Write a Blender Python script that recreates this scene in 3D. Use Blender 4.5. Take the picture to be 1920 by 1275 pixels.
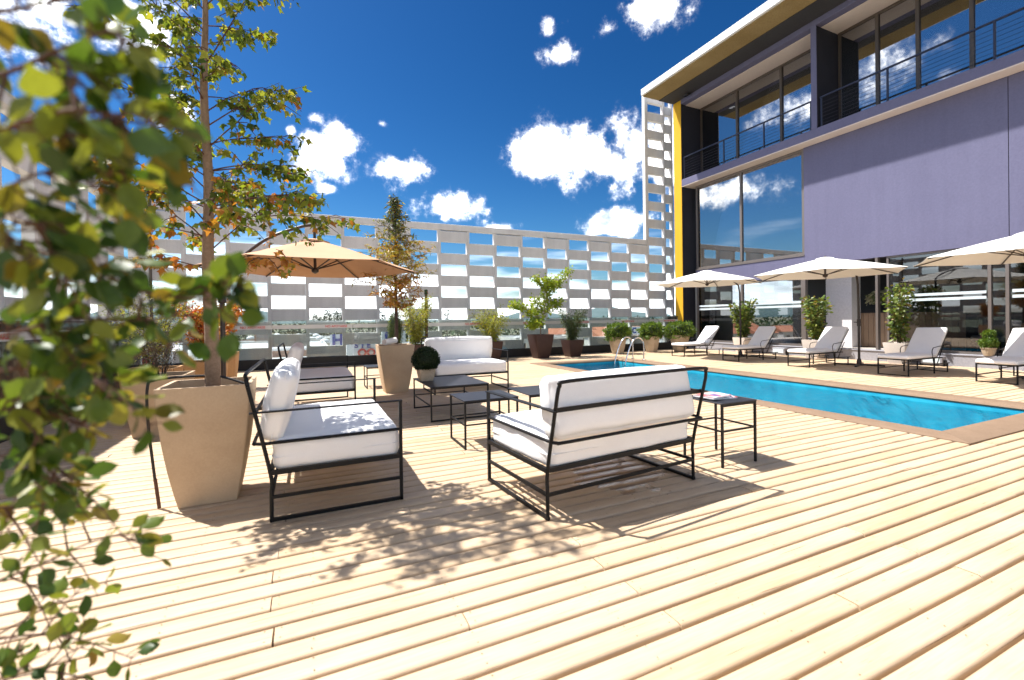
import bpy, bmesh, math, random
import numpy as np
from mathutils import Vector, Matrix, noise

random.seed(7); rng = np.random.default_rng(7)
R = math.radians
for o in list(bpy.data.objects): bpy.data.objects.remove(o)
sc = bpy.context.scene
col = sc.collection

# ------------------------------------------------------------------ camera
FPX, YAW, PIT, ROL, CYO = 840.99, 0.42652, 0.00448, -0.013595, -33.73
HC = 1.3
F0 = Vector((math.sin(YAW), math.cos(YAW), 0)); R0 = Vector((math.cos(YAW), -math.sin(YAW), 0)); U0 = Vector((0, 0, 1))
CF = F0*math.cos(PIT) - U0*math.sin(PIT); U1 = U0*math.cos(PIT) + F0*math.sin(PIT)
CR = R0*math.cos(ROL) + U1*math.sin(ROL); CU = U1*math.cos(ROL) - R0*math.sin(ROL)
CAM = Vector((0, 0, HC))
cd = bpy.data.cameras.new('camera'); cam = bpy.data.objects.new('camera', cd); col.objects.link(cam)
m = Matrix((CR, CU, -CF)).transposed().to_4x4(); m.translation = CAM; cam.matrix_world = m
cd.sensor_width = 36; cd.lens = FPX/1920*36; cd.shift_y = CYO/1920
cd.clip_start = 0.02; cd.clip_end = 60000
cd.dof.use_dof = True; cd.dof.focus_distance = 6.5; cd.dof.aperture_fstop = 1.9
sc.camera = cam
def ray(px, py): return CF + CR*((px-960)/FPX) - CU*((py-(637.5+CYO))/FPX)
def at(px, py, d): return CAM + ray(px, py)*d            # a point d metres in front of the lens
def ground(px, py, z=0.0):
    d = ray(px, py); return CAM + d*((z-HC)/d.z)
def proj(p):
    v = Vector(p)-CAM; w = v.dot(CF)
    if w < .05: return None
    return 960+FPX*v.dot(CR)/w, 637.5+CYO-FPX*v.dot(CU)/w

# ------------------------------------------------------------------ light
SH = Vector((.43, -.37, -1)).normalized()          # direction the sunlight travels
sun_el = math.asin(-SH.z); sun_az = math.atan2(-SH.x, -SH.y)
ld = bpy.data.lights.new('sun', 'SUN'); ld.energy = 2.6; ld.angle = R(.53); ld.color = (1, .955, .90)
sun = bpy.data.objects.new('sun', ld); col.objects.link(sun)
sun.rotation_euler = SH.to_track_quat('-Z', 'Y').to_euler(); sun.location = (-6, 8, 20)

sc.view_settings.view_transform = 'Standard'; sc.view_settings.look = 'None'
sc.view_settings.exposure = 2.05; sc.view_settings.gamma = 1
sc.render.engine = 'CYCLES'
sc.cycles.max_bounces = 8; sc.cycles.transparent_max_bounces = 24; sc.cycles.glossy_bounces = 4
sc.cycles.diffuse_bounces = 4; sc.cycles.caustics_reflective = False; sc.cycles.caustics_refractive = False

# ------------------------------------------------------------------ world: clear sky with cumulus
world = bpy.data.worlds.new('World'); sc.world = world; world.use_nodes = True
nt = world.node_tree; nt.nodes.clear()
def wn(t, **k):
    n = nt.nodes.new(t)
    for a, b in k.items(): setattr(n, a, b)
    return n
def wl(a, b): nt.links.new(a, b)
def wmath(op, a, b=None, c=None, clamp=False):
    n = wn('ShaderNodeMath', operation=op); n.use_clamp = clamp
    for i, v in enumerate((a, b, c)):
        if v is None: continue
        if isinstance(v, (int, float)): n.inputs[i].default_value = v
        else: wl(v, n.inputs[i])
    return n.outputs[0]
sky = wn('ShaderNodeTexSky', sky_type='NISHITA'); sky.sun_disc = False
sky.sun_elevation = sun_el; sky.sun_rotation = sun_az
sky.altitude = 100; sky.air_density = 1.0; sky.dust_density = .6; sky.ozone_density = 3.0
tc = wn('ShaderNodeTexCoord'); sep = wn('ShaderNodeSeparateXYZ'); wl(tc.outputs['Generated'], sep.inputs[0])
az = wmath('ARCTAN2', sep.outputs[0], sep.outputs[1]); el = wmath('ARCSINE', sep.outputs[2])
hs = wn('ShaderNodeHueSaturation'); hs.inputs['Hue'].default_value = .492; hs.inputs['Saturation'].default_value = 1.3; hs.inputs['Value'].default_value = .80/4.2
wl(sky.outputs[0], hs.inputs['Color'])
sg1 = wn('ShaderNodeGamma'); sg1.inputs[1].default_value = 1.5         # deep polarised blue overhead
wl(hs.outputs[0], sg1.inputs[0])
skyg = wn('ShaderNodeHueSaturation'); skyg.inputs['Value'].default_value = 1.45; wl(sg1.outputs[0], skyg.inputs['Color'])
cxyz = wn('ShaderNodeCombineXYZ'); wl(az, cxyz.inputs[0]); wl(el, cxyz.inputs[1])
nz = wn('ShaderNodeTexNoise'); nz.inputs['Scale'].default_value = 7.5; nz.inputs['Detail'].default_value = 9; nz.inputs['Roughness'].default_value = .62
wl(tc.outputs['Generated'], nz.inputs['Vector'])
def angles(px, py):
    d = ray(px, py).normalized(); return math.atan2(d.x, d.y), math.asin(d.z)
blobs = []
for (x0, x1, y0, y1, w) in [(560, 700, 250, 350, 1), (600, 700, 232, 330, 1), (660, 785, 285, 348, 1), (588, 645, 338, 368, .9), (570, 612, 205, 238, .7), (700, 730, 218, 245, .5),
        (780, 900, 362, 425, 1), (955, 1110, 245, 330, 1), (1010, 1190, 235, 352, 1), (1100, 1290, 196, 300, 1), (1080, 1215, 400, 448, 1), (900, 985, 415, 440, .5),
        (998, 1095, 70, 130, .62), (1000, 1060, 20, 80, .5), (1170, 1290, -30, 55, .6), (1105, 1170, 30, 80, .4), (1190, 1330, 200, 350, .8),
        (170, 390, -10, 170, .8), (240, 410, 130, 270, .6), (0, 160, -50, 60, .4), (530, 560, 230, 262, .5), (1400, 1500, 330, 400, .8)]:
    a0, e0 = angles(x0, (y0+y1)/2); a1, e1 = angles(x1, (y0+y1)/2); em, ex = angles((x0+x1)/2, y1)[1], angles((x0+x1)/2, y0)[1]
    blobs.append(((a0+a1)/2, (em+ex)/2, (a1-a0)*.56, (ex-em)*.60, w))
rb = random.Random(5)
amin, amax = angles(-120, 600)[0], angles(2050, 600)[0]
k = 0
while k < 54:                                       # cumulus goes on round the unseen sky, with extra added for fill light
    a = rb.uniform(-math.pi, math.pi); e = rb.uniform(.08, 1.1)
    if amin < a < amax and e < .78: continue
    s = rb.uniform(.09, .2); blobs.append((a, e, s/math.cos(e), s*rb.uniform(.35, .55), rb.uniform(.7, 1))); k += 1
dmin = None
for (a, e, sa, se, w) in blobs:
    s1 = wn('ShaderNodeVectorMath', operation='SUBTRACT'); wl(cxyz.outputs[0], s1.inputs[0]); s1.inputs[1].default_value = (a, e, 0)
    s2 = wn('ShaderNodeVectorMath', operation='MULTIPLY'); wl(s1.outputs[0], s2.inputs[0]); s2.inputs[1].default_value = (1/sa, 1/se, 0)
    s3 = wn('ShaderNodeVectorMath', operation='LENGTH'); wl(s2.outputs[0], s3.inputs[0])
    v = wmath('ADD', s3.outputs['Value'], (1-w)*.75)
    dmin = v if dmin is None else wmath('MINIMUM', dmin, v)
nzf = wn('ShaderNodeTexNoise'); nzf.inputs['Scale'].default_value = 26; nzf.inputs['Detail'].default_value = 6; nzf.inputs['Roughness'].default_value = .7; wl(tc.outputs['Generated'], nzf.inputs['Vector'])
nn = wmath('ADD', wmath('MULTIPLY_ADD', nz.outputs['Fac'], 3.6, -1.95), wmath('MULTIPLY_ADD', nzf.outputs['Fac'], 1.5, -.75))
base = wmath('SUBTRACT', 1.0, dmin)
dens = wmath('ADD', base, nn)
mr = wn('ShaderNodeMapRange', interpolation_type='SMOOTHSTEP'); wl(dens, mr.inputs['Value']); mr.inputs['From Min'].default_value = -.35; mr.inputs['From Max'].default_value = .80
# low veil of thin streaky cloud towards the horizon
mp = wn('ShaderNodeMapping'); mp.inputs['Scale'].default_value = (2.2, 2.2, 15); wl(tc.outputs['Generated'], mp.inputs[0])
nz2 = wn('ShaderNodeTexNoise'); nz2.inputs['Scale'].default_value = 2.0; nz2.inputs['Detail'].default_value = 7; wl(mp.outputs[0], nz2.inputs['Vector'])
lowm = wn('ShaderNodeMapRange', interpolation_type='SMOOTHSTEP'); wl(el, lowm.inputs['Value'])
lowm.inputs['From Min'].default_value = .25; lowm.inputs['From Max'].default_value = .0; lowm.inputs['To Min'].default_value = 0; lowm.inputs['To Max'].default_value = .62
veil = wmath('ADD', lowm.outputs[0], wmath('MULTIPLY_ADD', nz2.outputs['Fac'], 2.0, -1.05))
vm = wn('ShaderNodeMapRange', interpolation_type='SMOOTHSTEP'); wl(veil, vm.inputs['Value']); vm.inputs['From Min'].default_value = .12; vm.inputs['From Max'].default_value = .85; vm.inputs['To Max'].default_value = .92
veilm = wmath('MULTIPLY', vm.outputs[0], wmath('MULTIPLY', lowm.outputs[0], 1.9, clamp=True))
nz3 = wn('ShaderNodeTexNoise'); nz3.inputs['Scale'].default_value = 11; nz3.inputs['Detail'].default_value = 5; wl(tc.outputs['Generated'], nz3.inputs['Vector'])
cr = wn('ShaderNodeValToRGB'); wl(wmath('MULTIPLY_ADD', dens, -.10, wmath('ADD', nz3.outputs['Fac'], .06)), cr.inputs[0])
cr.color_ramp.elements[0].position = .30; cr.color_ramp.elements[0].color = (.13, .145, .165, 1)
cr.color_ramp.elements[1].position = .52; cr.color_ramp.elements[1].color = (.98, .96, .92, 1)
bg1 = wn('ShaderNodeBackground'); wl(skyg.outputs[0], bg1.inputs[0]); bg1.inputs[1].default_value = .10
bg2 = wn('ShaderNodeBackground'); wl(cr.outputs[0], bg2.inputs[0]); bg2.inputs[1].default_value = 2.0
bg3 = wn('ShaderNodeBackground'); bg3.inputs[0].default_value = (.86, .92, .97, 1); bg3.inputs[1].default_value = .90
mx0 = wn('ShaderNodeMixShader'); wl(veilm, mx0.inputs[0]); wl(bg1.outputs[0], mx0.inputs[1]); wl(bg3.outputs[0], mx0.inputs[2])
mx1 = wn('ShaderNodeMixShader'); wl(wmath('POWER', mr.outputs[0], 2.7), mx1.inputs[0]); wl(mx0.outputs[0], mx1.inputs[1]); wl(bg2.outputs[0], mx1.inputs[2])
wo = wn('ShaderNodeOutputWorld'); wl(mx1.outputs[0], wo.inputs[0])
world.cycles.sampling_method = 'MANUAL'; world.cycles.sample_map_resolution = 1024

# ------------------------------------------------------------------ materials
M = {}
def newmat(name):
    mt = bpy.data.materials.new(name); mt.use_nodes = True
    n = mt.node_tree; n.nodes.clear()
    out = n.nodes.new('ShaderNodeOutputMaterial'); M[name] = mt
    return mt, n, out
def bsdf(n, out, rough=.6, spec=.5, metal=0):
    b = n.nodes.new('ShaderNodeBsdfPrincipled'); b.inputs['Roughness'].default_value = rough
    b.inputs['Specular IOR Level'].default_value = spec; b.inputs['Metallic'].default_value = metal
    n.links.new(b.outputs[0], out.inputs[0]); return b
def ramp(n, fac, stops):
    r = n.nodes.new('ShaderNodeValToRGB'); n.links.new(fac, r.inputs[0]); e = r.color_ramp.elements
    while len(e) > 2: e.remove(e[-1])
    for i, (p, c) in enumerate(stops):
        if i < 2: e[i].position = p
        else: e.new(p)
        e[i].color = (*c, 1)
    return r.outputs[0]
def coords(n, which='Object', scale=(1, 1, 1)):
    t = n.nodes.new('ShaderNodeTexCoord'); mp_ = n.nodes.new('ShaderNodeMapping'); mp_.inputs['Scale'].default_value = scale
    n.links.new(t.outputs[which], mp_.inputs[0]); return mp_.outputs[0]
def noisetex(n, vec, scale, detail=6, rough=.6, dist=0):
    t = n.nodes.new('ShaderNodeTexNoise'); t.inputs['Scale'].default_value = scale; t.inputs['Detail'].default_value = detail
    t.inputs['Roughness'].default_value = rough; t.inputs['Distortion'].default_value = dist
    if vec is not None: n.links.new(vec, t.inputs['Vector'])
    return t.outputs['Fac']
def bump(n, b, h, strength=.3, dist=.01):
    u = n.nodes.new('ShaderNodeBump'); u.inputs['Strength'].default_value = strength; u.inputs['Distance'].default_value = dist
    n.links.new(h, u.inputs['Height']); n.links.new(u.outputs[0], b.inputs['Normal'])
def mixc(n, fac, a, b, mode='MIX'):
    x = n.nodes.new('ShaderNodeMix'); x.data_type = 'RGBA'; x.blend_type = mode
    for i, v in ((0, fac), (6, a), (7, b)):
        if isinstance(v, (int, float)): x.inputs[i].default_value = v
        elif isinstance(v, tuple): x.inputs[i].default_value = (*v, 1)
        else: n.links.new(v, x.inputs[i])
    return x.outputs[2]
def nmath(n, op, a, b=0.0, clamp=False):
    x = n.nodes.new('ShaderNodeMath'); x.operation = op; x.use_clamp = clamp
    for i, v in enumerate((a, b)):
        if isinstance(v, (int, float)): x.inputs[i].default_value = v
        else: n.links.new(v, x.inputs[i])
    return x.outputs[0]
def speck(name, c0, c1, scale=3, rough=.7, bs=.2, bscale=60, spec=.4, which='Object', dist=.004, fine=.35, vary=0, streak=0):
    """mottled surface: two colours over broad noise, fine grain, fine relief"""
    mt, n, out = newmat(name); b = bsdf(n, out, rough, spec); v = coords(n, which)
    big = noisetex(n, v, scale, 8, .65); sm = noisetex(n, v, bscale, 4, .7)
    c = ramp(n, big, [(.3, c0), (.7, c1)])
    c = mixc(n, fine, c, ramp(n, sm, [(.25, tuple(x*.62 for x in c0)), (.75, tuple(min(1, x*1.2) for x in c1))]), 'MIX')
    if streak:
        vs_ = coords(n, which, (2.2, 2.2, .16)); c = mixc(n, streak, c, ramp(n, noisetex(n, vs_, 2.0, 6, .6), [(.35, tuple(x*.55 for x in c0)), (.6, c1)]))
    if vary:
        oi = n.nodes.new('ShaderNodeObjectInfo'); c = mixc(n, 1.0, c, ramp(n, oi.outputs['Random'], [(0, (1-vary,)*3), (1, (1, 1, 1))]), 'MULTIPLY')
    n.links.new(c, b.inputs['Base Color']); bump(n, b, sm, bs, dist); return mt
def plain(name, c, rough=.5, spec=.5, metal=0, bs=0, bscale=80):
    mt, n, out = newmat(name); b = bsdf(n, out, rough, spec, metal)
    v = coords(n); s = noisetex(n, v, bscale, 4)
    n.links.new(ramp(n, s, [(.25, tuple(x*.82 for x in c)), (.75, tuple(min(1, x*1.1) for x in c))]), b.inputs['Base Color'])
    if bs: bump(n, b, s, bs, .003)
    return mt
def glassmat(name, tint, base_refl, ior=1.5, rough=0.0, haze=0.0, hcol=(.8, .85, .85)):
    mt, n, out = newmat(name)
    tr = n.nodes.new('ShaderNodeBsdfTransparent'); tr.inputs[0].default_value = (*tint, 1)
    gl = n.nodes.new('ShaderNodeBsdfGlossy'); gl.inputs['Roughness'].default_value = rough
    fr = n.nodes.new('ShaderNodeFresnel'); fr.inputs[0].default_value = ior
    f = nmath(n, 'ADD', nmath(n, 'MULTIPLY', fr.outputs[0], 1-base_refl), base_refl, True)
    body = tr.outputs[0]
    if haze:
        df = n.nodes.new('ShaderNodeBsdfDiffuse'); df.inputs[0].default_value = (*hcol, 1)
        mm = n.nodes.new('ShaderNodeMixShader'); mm.inputs[0].default_value = haze
        n.links.new(body, mm.inputs[1]); n.links.new(df.outputs[0], mm.inputs[2]); body = mm.outputs[0]
    mm = n.nodes.new('ShaderNodeMixShader'); n.links.new(f, mm.inputs[0]); n.links.new(body, mm.inputs[1]); n.links.new(gl.outputs[0], mm.inputs[2])
    n.links.new(mm.outputs[0], out.inputs[0]); return mt
def leafmat(name, stops, trans=.45, rough=.45):
    mt, n, out = newmat(name)
    g = n.nodes.new('ShaderNodeNewGeometry'); oi = n.nodes.new('ShaderNodeObjectInfo')
    f = nmath(n, 'FRACT', nmath(n, 'ADD', g.outputs['Random Per Island'], oi.outputs['Random']))
    c = ramp(n, f, stops)
    v = coords(n, 'Object'); c = mixc(n, .3, c, ramp(n, noisetex(n, v, 9, 3), [(.3, (.03, .06, .01)), (.7, (.3, .34, .08))]), 'OVERLAY')
    b = n.nodes.new('ShaderNodeBsdfPrincipled'); b.inputs['Roughness'].default_value = rough; n.links.new(c, b.inputs['Base Color'])
    t = n.nodes.new('ShaderNodeBsdfTranslucent'); tcn = mixc(n, 1.0, c, (1.25, 1.15, .55), 'MULTIPLY'); n.links.new(tcn, t.inputs[0])
    mm = n.nodes.new('ShaderNodeMixShader'); mm.inputs[0].default_value = trans
    n.links.new(b.outputs[0], mm.inputs[1]); n.links.new(t.outputs[0], mm.inputs[2]); n.links.new(mm.outputs[0], out.inputs[0]); return mt

def plankmat(name, stops, dark, wet=None):
    mt, n, out = newmat(name); b = bsdf(n, out, .55, .35)
    oi = n.nodes.new('ShaderNodeObjectInfo'); g = n.nodes.new('ShaderNodeNewGeometry')
    rnd = nmath(n, 'FRACT', nmath(n, 'ADD', g.outputs['Random Per Island'], oi.outputs['Random']))
    off = n.nodes.new('ShaderNodeCombineXYZ'); n.links.new(nmath(n, 'MULTIPLY', rnd, 37), off.inputs[0]); n.links.new(nmath(n, 'MULTIPLY', rnd, 91), off.inputs[1])
    t = n.nodes.new('ShaderNodeTexCoord'); ad = n.nodes.new('ShaderNodeVectorMath'); ad.operation = 'ADD'
    n.links.new(t.outputs['Object'], ad.inputs[0]); n.links.new(off.outputs[0], ad.inputs[1])
    def sc_(s):
        mp_ = n.nodes.new('ShaderNodeMapping'); mp_.inputs['Scale'].default_value = s; n.links.new(ad.outputs[0], mp_.inputs[0]); return mp_.outputs[0]
    grain = noisetex(n, sc_((1.2, 26, 26)), 3.2, 7, .62, .6)
    fine = noisetex(n, sc_((3, 160, 160)), 2.0, 4, .7)
    blot = noisetex(n, sc_((1.1, 2.5, 2.5)), 1.6, 5, .6)
    c = ramp(n, rnd, stops)
    c = mixc(n, .42, c, ramp(n, grain, [(.32, dark), (.62, tuple(min(1, x*1.12) for x in stops[0][1]))]))
    c = mixc(n, .30, c, ramp(n, blot, [(.3, tuple(x*.7 for x in dark)), (.6, stops[-1][1])]))
    crack = ramp(n, noisetex(n, sc_((.9, 42, 42)), 1.9, 3, .5, .9), [(.282, (.25, .17, .10)), (.305, (1, 1, 1))])
    c = mixc(n, .9, c, crack, 'MULTIPLY')
    rgh = ramp(n, blot, [(.3, (.42,)*3), (.7, (.68,)*3)])
    if wet:
        gp_ = n.nodes.new('ShaderNodeNewGeometry'); d_ = n.nodes.new('ShaderNodeVectorMath'); d_.operation = 'DISTANCE'; n.links.new(gp_.outputs['Position'], d_.inputs[0]); d_.inputs[1].default_value = wet
        wn_ = noisetex(n, gp_.outputs['Position'], 4.5, 5, .65)
        wm = ramp(n, nmath(n, 'SUBTRACT', nmath(n, 'MULTIPLY', wn_, 1.15), d_.outputs['Value']), [(.20, (0,)*3), (.24, (1,)*3)])
        c = mixc(n, wm, c, mixc(n, 1.0, c, (.72, .66, .62), 'MULTIPLY')); rgh = mixc(n, wm, rgh, (.12, .12, .12))
    n.links.new(c, b.inputs['Base Color'])
    bump(n, b, nmath(n, 'ADD', grain, nmath(n, 'MULTIPLY', fine, .5)), .25, .003)
    n.links.new(rgh, b.inputs['Roughness'])
    return mt
plankmat('deck_wood', [(0, (.53, .40, .27)), (.2, (.60, .475, .345)), (.45, (.53, .405, .28)), (.7, (.61, .475, .335)), (.85, (.56, .42, .27)), (1, (.47, .345, .22))], (.39, .26, .14), (2.35, 3.05, 0))
plankmat('bar_wood', [(0, (.36, .25, .17)), (.5, (.42, .30, .21)), (1, (.33, .225, .15))], (.22, .14, .09))
plain('screw_head', (.20, .15, .10), .5, .5, .3)
plain('joist', (.24, .13, .06), .9)
plain('black_metal', (.004, .004, .005), .5, .25, 0, .1, 150)
plain('table_metal', (.012, .013, .019), .40, .4, 0, .12, 60)
plain('dark_brown_metal', (.035, .022, .017), .4)
speck('fabric', (.80, .79, .79), (.86, .85, .84), 4, .85, .25, 420, .15, 'Object', .0015, .25)
speck('canvas_white', (.84, .82, .76), (.88, .86, .81), 2.5, .8, .12, 220, .1, 'Object', .001, .2)
speck('canvas_tan', (.48, .295, .185), (.53, .335, .215), 2.5, .8, .12, 220, .1, 'Object', .001, .2)
speck('concrete_pot', (.44, .325, .215), (.54, .415, .285), 2.2, .8, .15, 70, .25, 'Object', .003, .14)
speck('warm_pot', (.46, .27, .13), (.56, .35, .18), 2.6, .8, .35, 45, .25)
speck('stone_pot', (.38, .30, .21), (.50, .41, .31), 5, .85, .5, 40, .2)
speck('white_pot', (.70, .62, .55), (.78, .70, .62), 4, .7, .2, 60, .3)
speck('corten_pot', (.032, .014, .011), (.055, .023, .017), 5, .6, .25, 50, .4)
speck('soil', (.025, .016, .01), (.05, .034, .022), 12, .95, .8, 60)
speck('screen_concrete', (.68, .65, .63), (.76, .735, .71), .7, .8, .2, 35, .25, 'Object', .004, .2, .10, .18)
speck('screen_edge', (.66, .64, .61), (.72, .70, .67), 1.2, .8, .2, 35, .25, 'Object', .004, .2)
speck('curb', (.010, .010, .011), (.018, .018, .020), 1.5, .6, .2, 30)
speck('wall_lilac', (.118, .116, .19), (.143, .14, .222), .45, .85, .3, 18, .2, 'Object', .006, .25, 0, .09)
speck('wall_charcoal', (.016, .016, .024), (.024, .024, .035), .8, .8, .2, 26, .3)
speck('wall_yellow', (.62, .335, .014), (.68, .38, .02), .8, .75, .15, 26, .3, 'Object', .004, .15)
speck('soffit_ochre', (.22, .15, .06), (.34, .25, .115), .9, .85, .2, 20, .2)
speck('soffit_pale', (.62, .52, .46), (.68, .58, .51), .9, .85, .15, 20, .2, 'Object', .004, .15)
speck('roof_white', (.70, .70, .69), (.80, .80, .79), 1.5, .7, .15, 20, .2)
speck('plinth_grey', (.24, .24, .27), (.32, .32, .35), 2, .8, .3, 30)
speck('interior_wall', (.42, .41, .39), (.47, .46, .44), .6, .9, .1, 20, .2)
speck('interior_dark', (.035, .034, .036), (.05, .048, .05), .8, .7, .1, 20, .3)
speck('lobby_stone', (.42, .38, .34), (.50, .46, .41), .8, .5, .1, 20, .4)
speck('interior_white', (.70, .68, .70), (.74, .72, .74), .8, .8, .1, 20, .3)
plain('frame_bronze', (.10, .078, .062), .45, .5, .3)
plain('frame_light', (.17, .145, .13), .45, .5, .3)
plain('steel', (.72, .73, .75), .13, .5, 1)
plain('rail_metal', (.035, .036, .055), .4, .5, .4)
glassmat('window_glass', (.66, .68, .70), .07)
glassmat('coated_glass', (.42, .48, .56), .40)
glassmat('rail_glass', (.86, .92, .91), .02, 1.45, 0, .08, (.66, .72, .70))
glassmat('frost_band', (.78, .78, .78), .03, 1.4, .3, .66, (.78, .79, .80))
speck('frost_film', (.55, .64, .67), (.62, .70, .73), 3, .6, .05, 20)
plain('red_print', (.55, .03, .03), .6); plain('blue_sign', (.004, .03, .30), .4); plain('red_sign', (.62, .025, .02), .4); plain('white_sign', (.80, .80, .82), .5)
speck('coping', (.17, .11, .07), (.26, .18, .12), 5, .82, .7, 110, .25, 'Object', .004, .6)
speck('roof_far', (.52, .52, .54), (.66, .66, .67), .12, .8, .1, 2, .2, 'Object', .01, .25)
speck('roof_far_grey', (.30, .31, .33), (.40, .41, .42), .12, .8, .1, 2)
speck('wall_far', (.55, .53, .50), (.66, .64, .60), .2, .85, .1, 3)
speck('tile_far', (.36, .13, .075), (.46, .19, .11), .4, .85, .3, 4)
speck('brick_far', (.33, .19, .14), (.40, .25, .19), .4, .85, .2, 5)
speck('land', (.10, .115, .07), (.20, .185, .13), .01, .95, .1, .2)
speck('hill_forest_haze', (.045, .085, .085), (.075, .12, .125), .002, .95, .1, .02)  # forest green turned bluish, distance haze put into the colour
speck('bark', (.20, .125, .075), (.33, .23, .16), 9, .85, .7, 45, .2, 'Object', .01, .4)
speck('bark_dark', (.05, .032, .024), (.09, .06, .045), 10, .9, .5, 60)
speck('twig', (.075, .035, .022), (.13, .062, .04), 12, .8, .3, 60)
speck('black_rubber', (.012, .012, .013), (.02, .02, .02), 12, .5, .2, 60)
leafmat('leaf_shrub', [(0, (.035, .085, .016)), (.35, (.085, .155, .024)), (.6, (.17, .235, .034)), (.86, (.30, .31, .045)), (.96, (.34, .22, .04)), (1, (.05, .10, .02))], .38)
leafmat('leaf_gum', [(0, (.06, .11, .024)), (.3, (.14, .21, .035)), (.6, (.28, .34, .05)), (.88, (.44, .43, .07)), (1, (.08, .13, .02))], .55)
leafmat('leaf_gum_autumn', [(0, (.50, .19, .03)), (.35, (.58, .26, .04)), (.6, (.45, .33, .05)), (.85, (.46, .11, .04)), (1, (.22, .24, .05))], .45)
leafmat('leaf_oak', [(0, (.25, .25, .045)), (.3, (.38, .35, .06)), (.6, (.46, .34, .06)), (.85, (.48, .22, .045)), (1, (.20, .24, .05))], .5)
leafmat('leaf_oak_top', [(0, (.05, .085, .055)), (.5, (.10, .14, .06)), (1, (.22, .23, .06))], .35)
leafmat('leaf_oak_low', [(0, (.46, .25, .05)), (.5, (.44, .22, .045)), (.8, (.40, .12, .04)), (1, (.28, .22, .05))], .4)
leafmat('leaf_maple_red', [(0, (.55, .10, .05)), (.4, (.60, .20, .05)), (.75, (.58, .32, .06)), (1, (.42, .38, .06))], .5)
leafmat('leaf_maple_green', [(0, (.20, .33, .03)), (.5, (.34, .43, .04)), (1, (.42, .45, .05))], .5)
leafmat('leaf_lime', [(0, (.22, .29, .05)), (.5, (.36, .39, .06)), (1, (.48, .42, .09))], .5)
leafmat('leaf_conifer', [(0, (.05, .09, .045)), (.5, (.10, .15, .06)), (1, (.19, .23, .07))], .4)
leafmat('leaf_bush', [(0, (.07, .15, .022)), (.5, (.13, .23, .035)), (1, (.24, .31, .06))], .4)
leafmat('leaf_laurel', [(0, (.09, .15, .03)), (.5, (.17, .25, .05)), (.85, (.28, .31, .08)), (.95, (.33, .19, .04)), (1, (.06, .1, .03))], .35)
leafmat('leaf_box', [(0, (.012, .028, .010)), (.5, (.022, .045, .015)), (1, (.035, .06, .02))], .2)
leafmat('leaf_dark', [(0, (.035, .045, .02)), (.5, (.06, .06, .03)), (1, (.14, .07, .03))], .3)
leafmat('leaf_far', [(0, (.012, .032, .020)), (.5, (.022, .05, .028)), (1, (.05, .085, .035))], .1, 1.0)
leafmat('leaf_flower', [(0, (.55, .52, .40)), (.5, (.62, .60, .5)), (1, (.15, .2, .05))], .3)

def water_mats():
    mt, n, out = newmat('pool_water')
    tr = n.nodes.new('ShaderNodeBsdfTransparent'); tr.inputs[0].default_value = (.70, .93, .97, 1)
    gl = n.nodes.new('ShaderNodeBsdfGlossy'); gl.inputs['Roughness'].default_value = .02
    fr = n.nodes.new('ShaderNodeFresnel'); fr.inputs[0].default_value = 1.33
    v = coords(n, 'Object'); h = nmath(n, 'ADD', noisetex(n, v, 3.0, 3, .55, 1.2), nmath(n, 'MULTIPLY', noisetex(n, v, 14, 4, .6, .6), .35))
    u = n.nodes.new('ShaderNodeBump'); u.inputs['Strength'].default_value = .9; u.inputs['Distance'].default_value = .085; n.links.new(h, u.inputs['Height'])
    n.links.new(u.outputs[0], gl.inputs['Normal']); n.links.new(u.outputs[0], fr.inputs['Normal'])
    mm = n.nodes.new('ShaderNodeMixShader'); n.links.new(nmath(n, 'MULTIPLY', fr.outputs[0], 1.0, True), mm.inputs[0]); n.links.new(tr.outputs[0], mm.inputs[1]); n.links.new(gl.outputs[0], mm.inputs[2])
    n.links.new(mm.outputs[0], out.inputs[0])
    mt, n, out = newmat('pool_plaster'); b = bsdf(n, out, .6, .3); v = coords(n, 'Object')
    vo = n.nodes.new('ShaderNodeTexVoronoi'); vo.feature = 'SMOOTH_F1'; vo.inputs['Scale'].default_value = 3.0
    ad = n.nodes.new('ShaderNodeVectorMath'); ad.operation = 'ADD'; nv = n.nodes.new('ShaderNodeTexNoise'); nv.inputs['Scale'].default_value = 2
    n.links.new(v, nv.inputs['Vector']); n.links.new(v, ad.inputs[0]); n.links.new(nv.outputs['Color'], ad.inputs[1]); n.links.new(ad.outputs[0], vo.inputs['Vector'])
    n.links.new(ramp(n, vo.outputs['Distance'], [(.15, (.012, .30, .44)), (.75, (.03, .42, .56))]), b.inputs['Base Color'])
water_mats()
def cover_mat(name, seed):
    mt, n, out = newmat(name); b = bsdf(n, out, .25, .5); v = coords(n, 'Object', (1, 1, 1))
    mp_ = v.node; mp_.inputs['Location'].default_value = (seed, seed*2, 0)
    t = n.nodes.new('ShaderNodeTexVoronoi'); t.inputs['Scale'].default_value = 16; n.links.new(v, t.inputs['Vector'])
    s = n.nodes.new('ShaderNodeSeparateColor'); n.links.new(t.outputs['Color'], s.inputs[0])
    n.links.new(ramp(n, s.outputs[0], [(0, (.55, .02, .03)), (.33, (.75, .72, .74)), (.52, (.08, .10, .30)), (.7, (.62, .05, .06)), (.9, (.82, .80, .80))]), b.inputs['Base Color'])
cover_mat('magazine_cover', 3); cover_mat('magazine_cover_back', 8)

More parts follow.
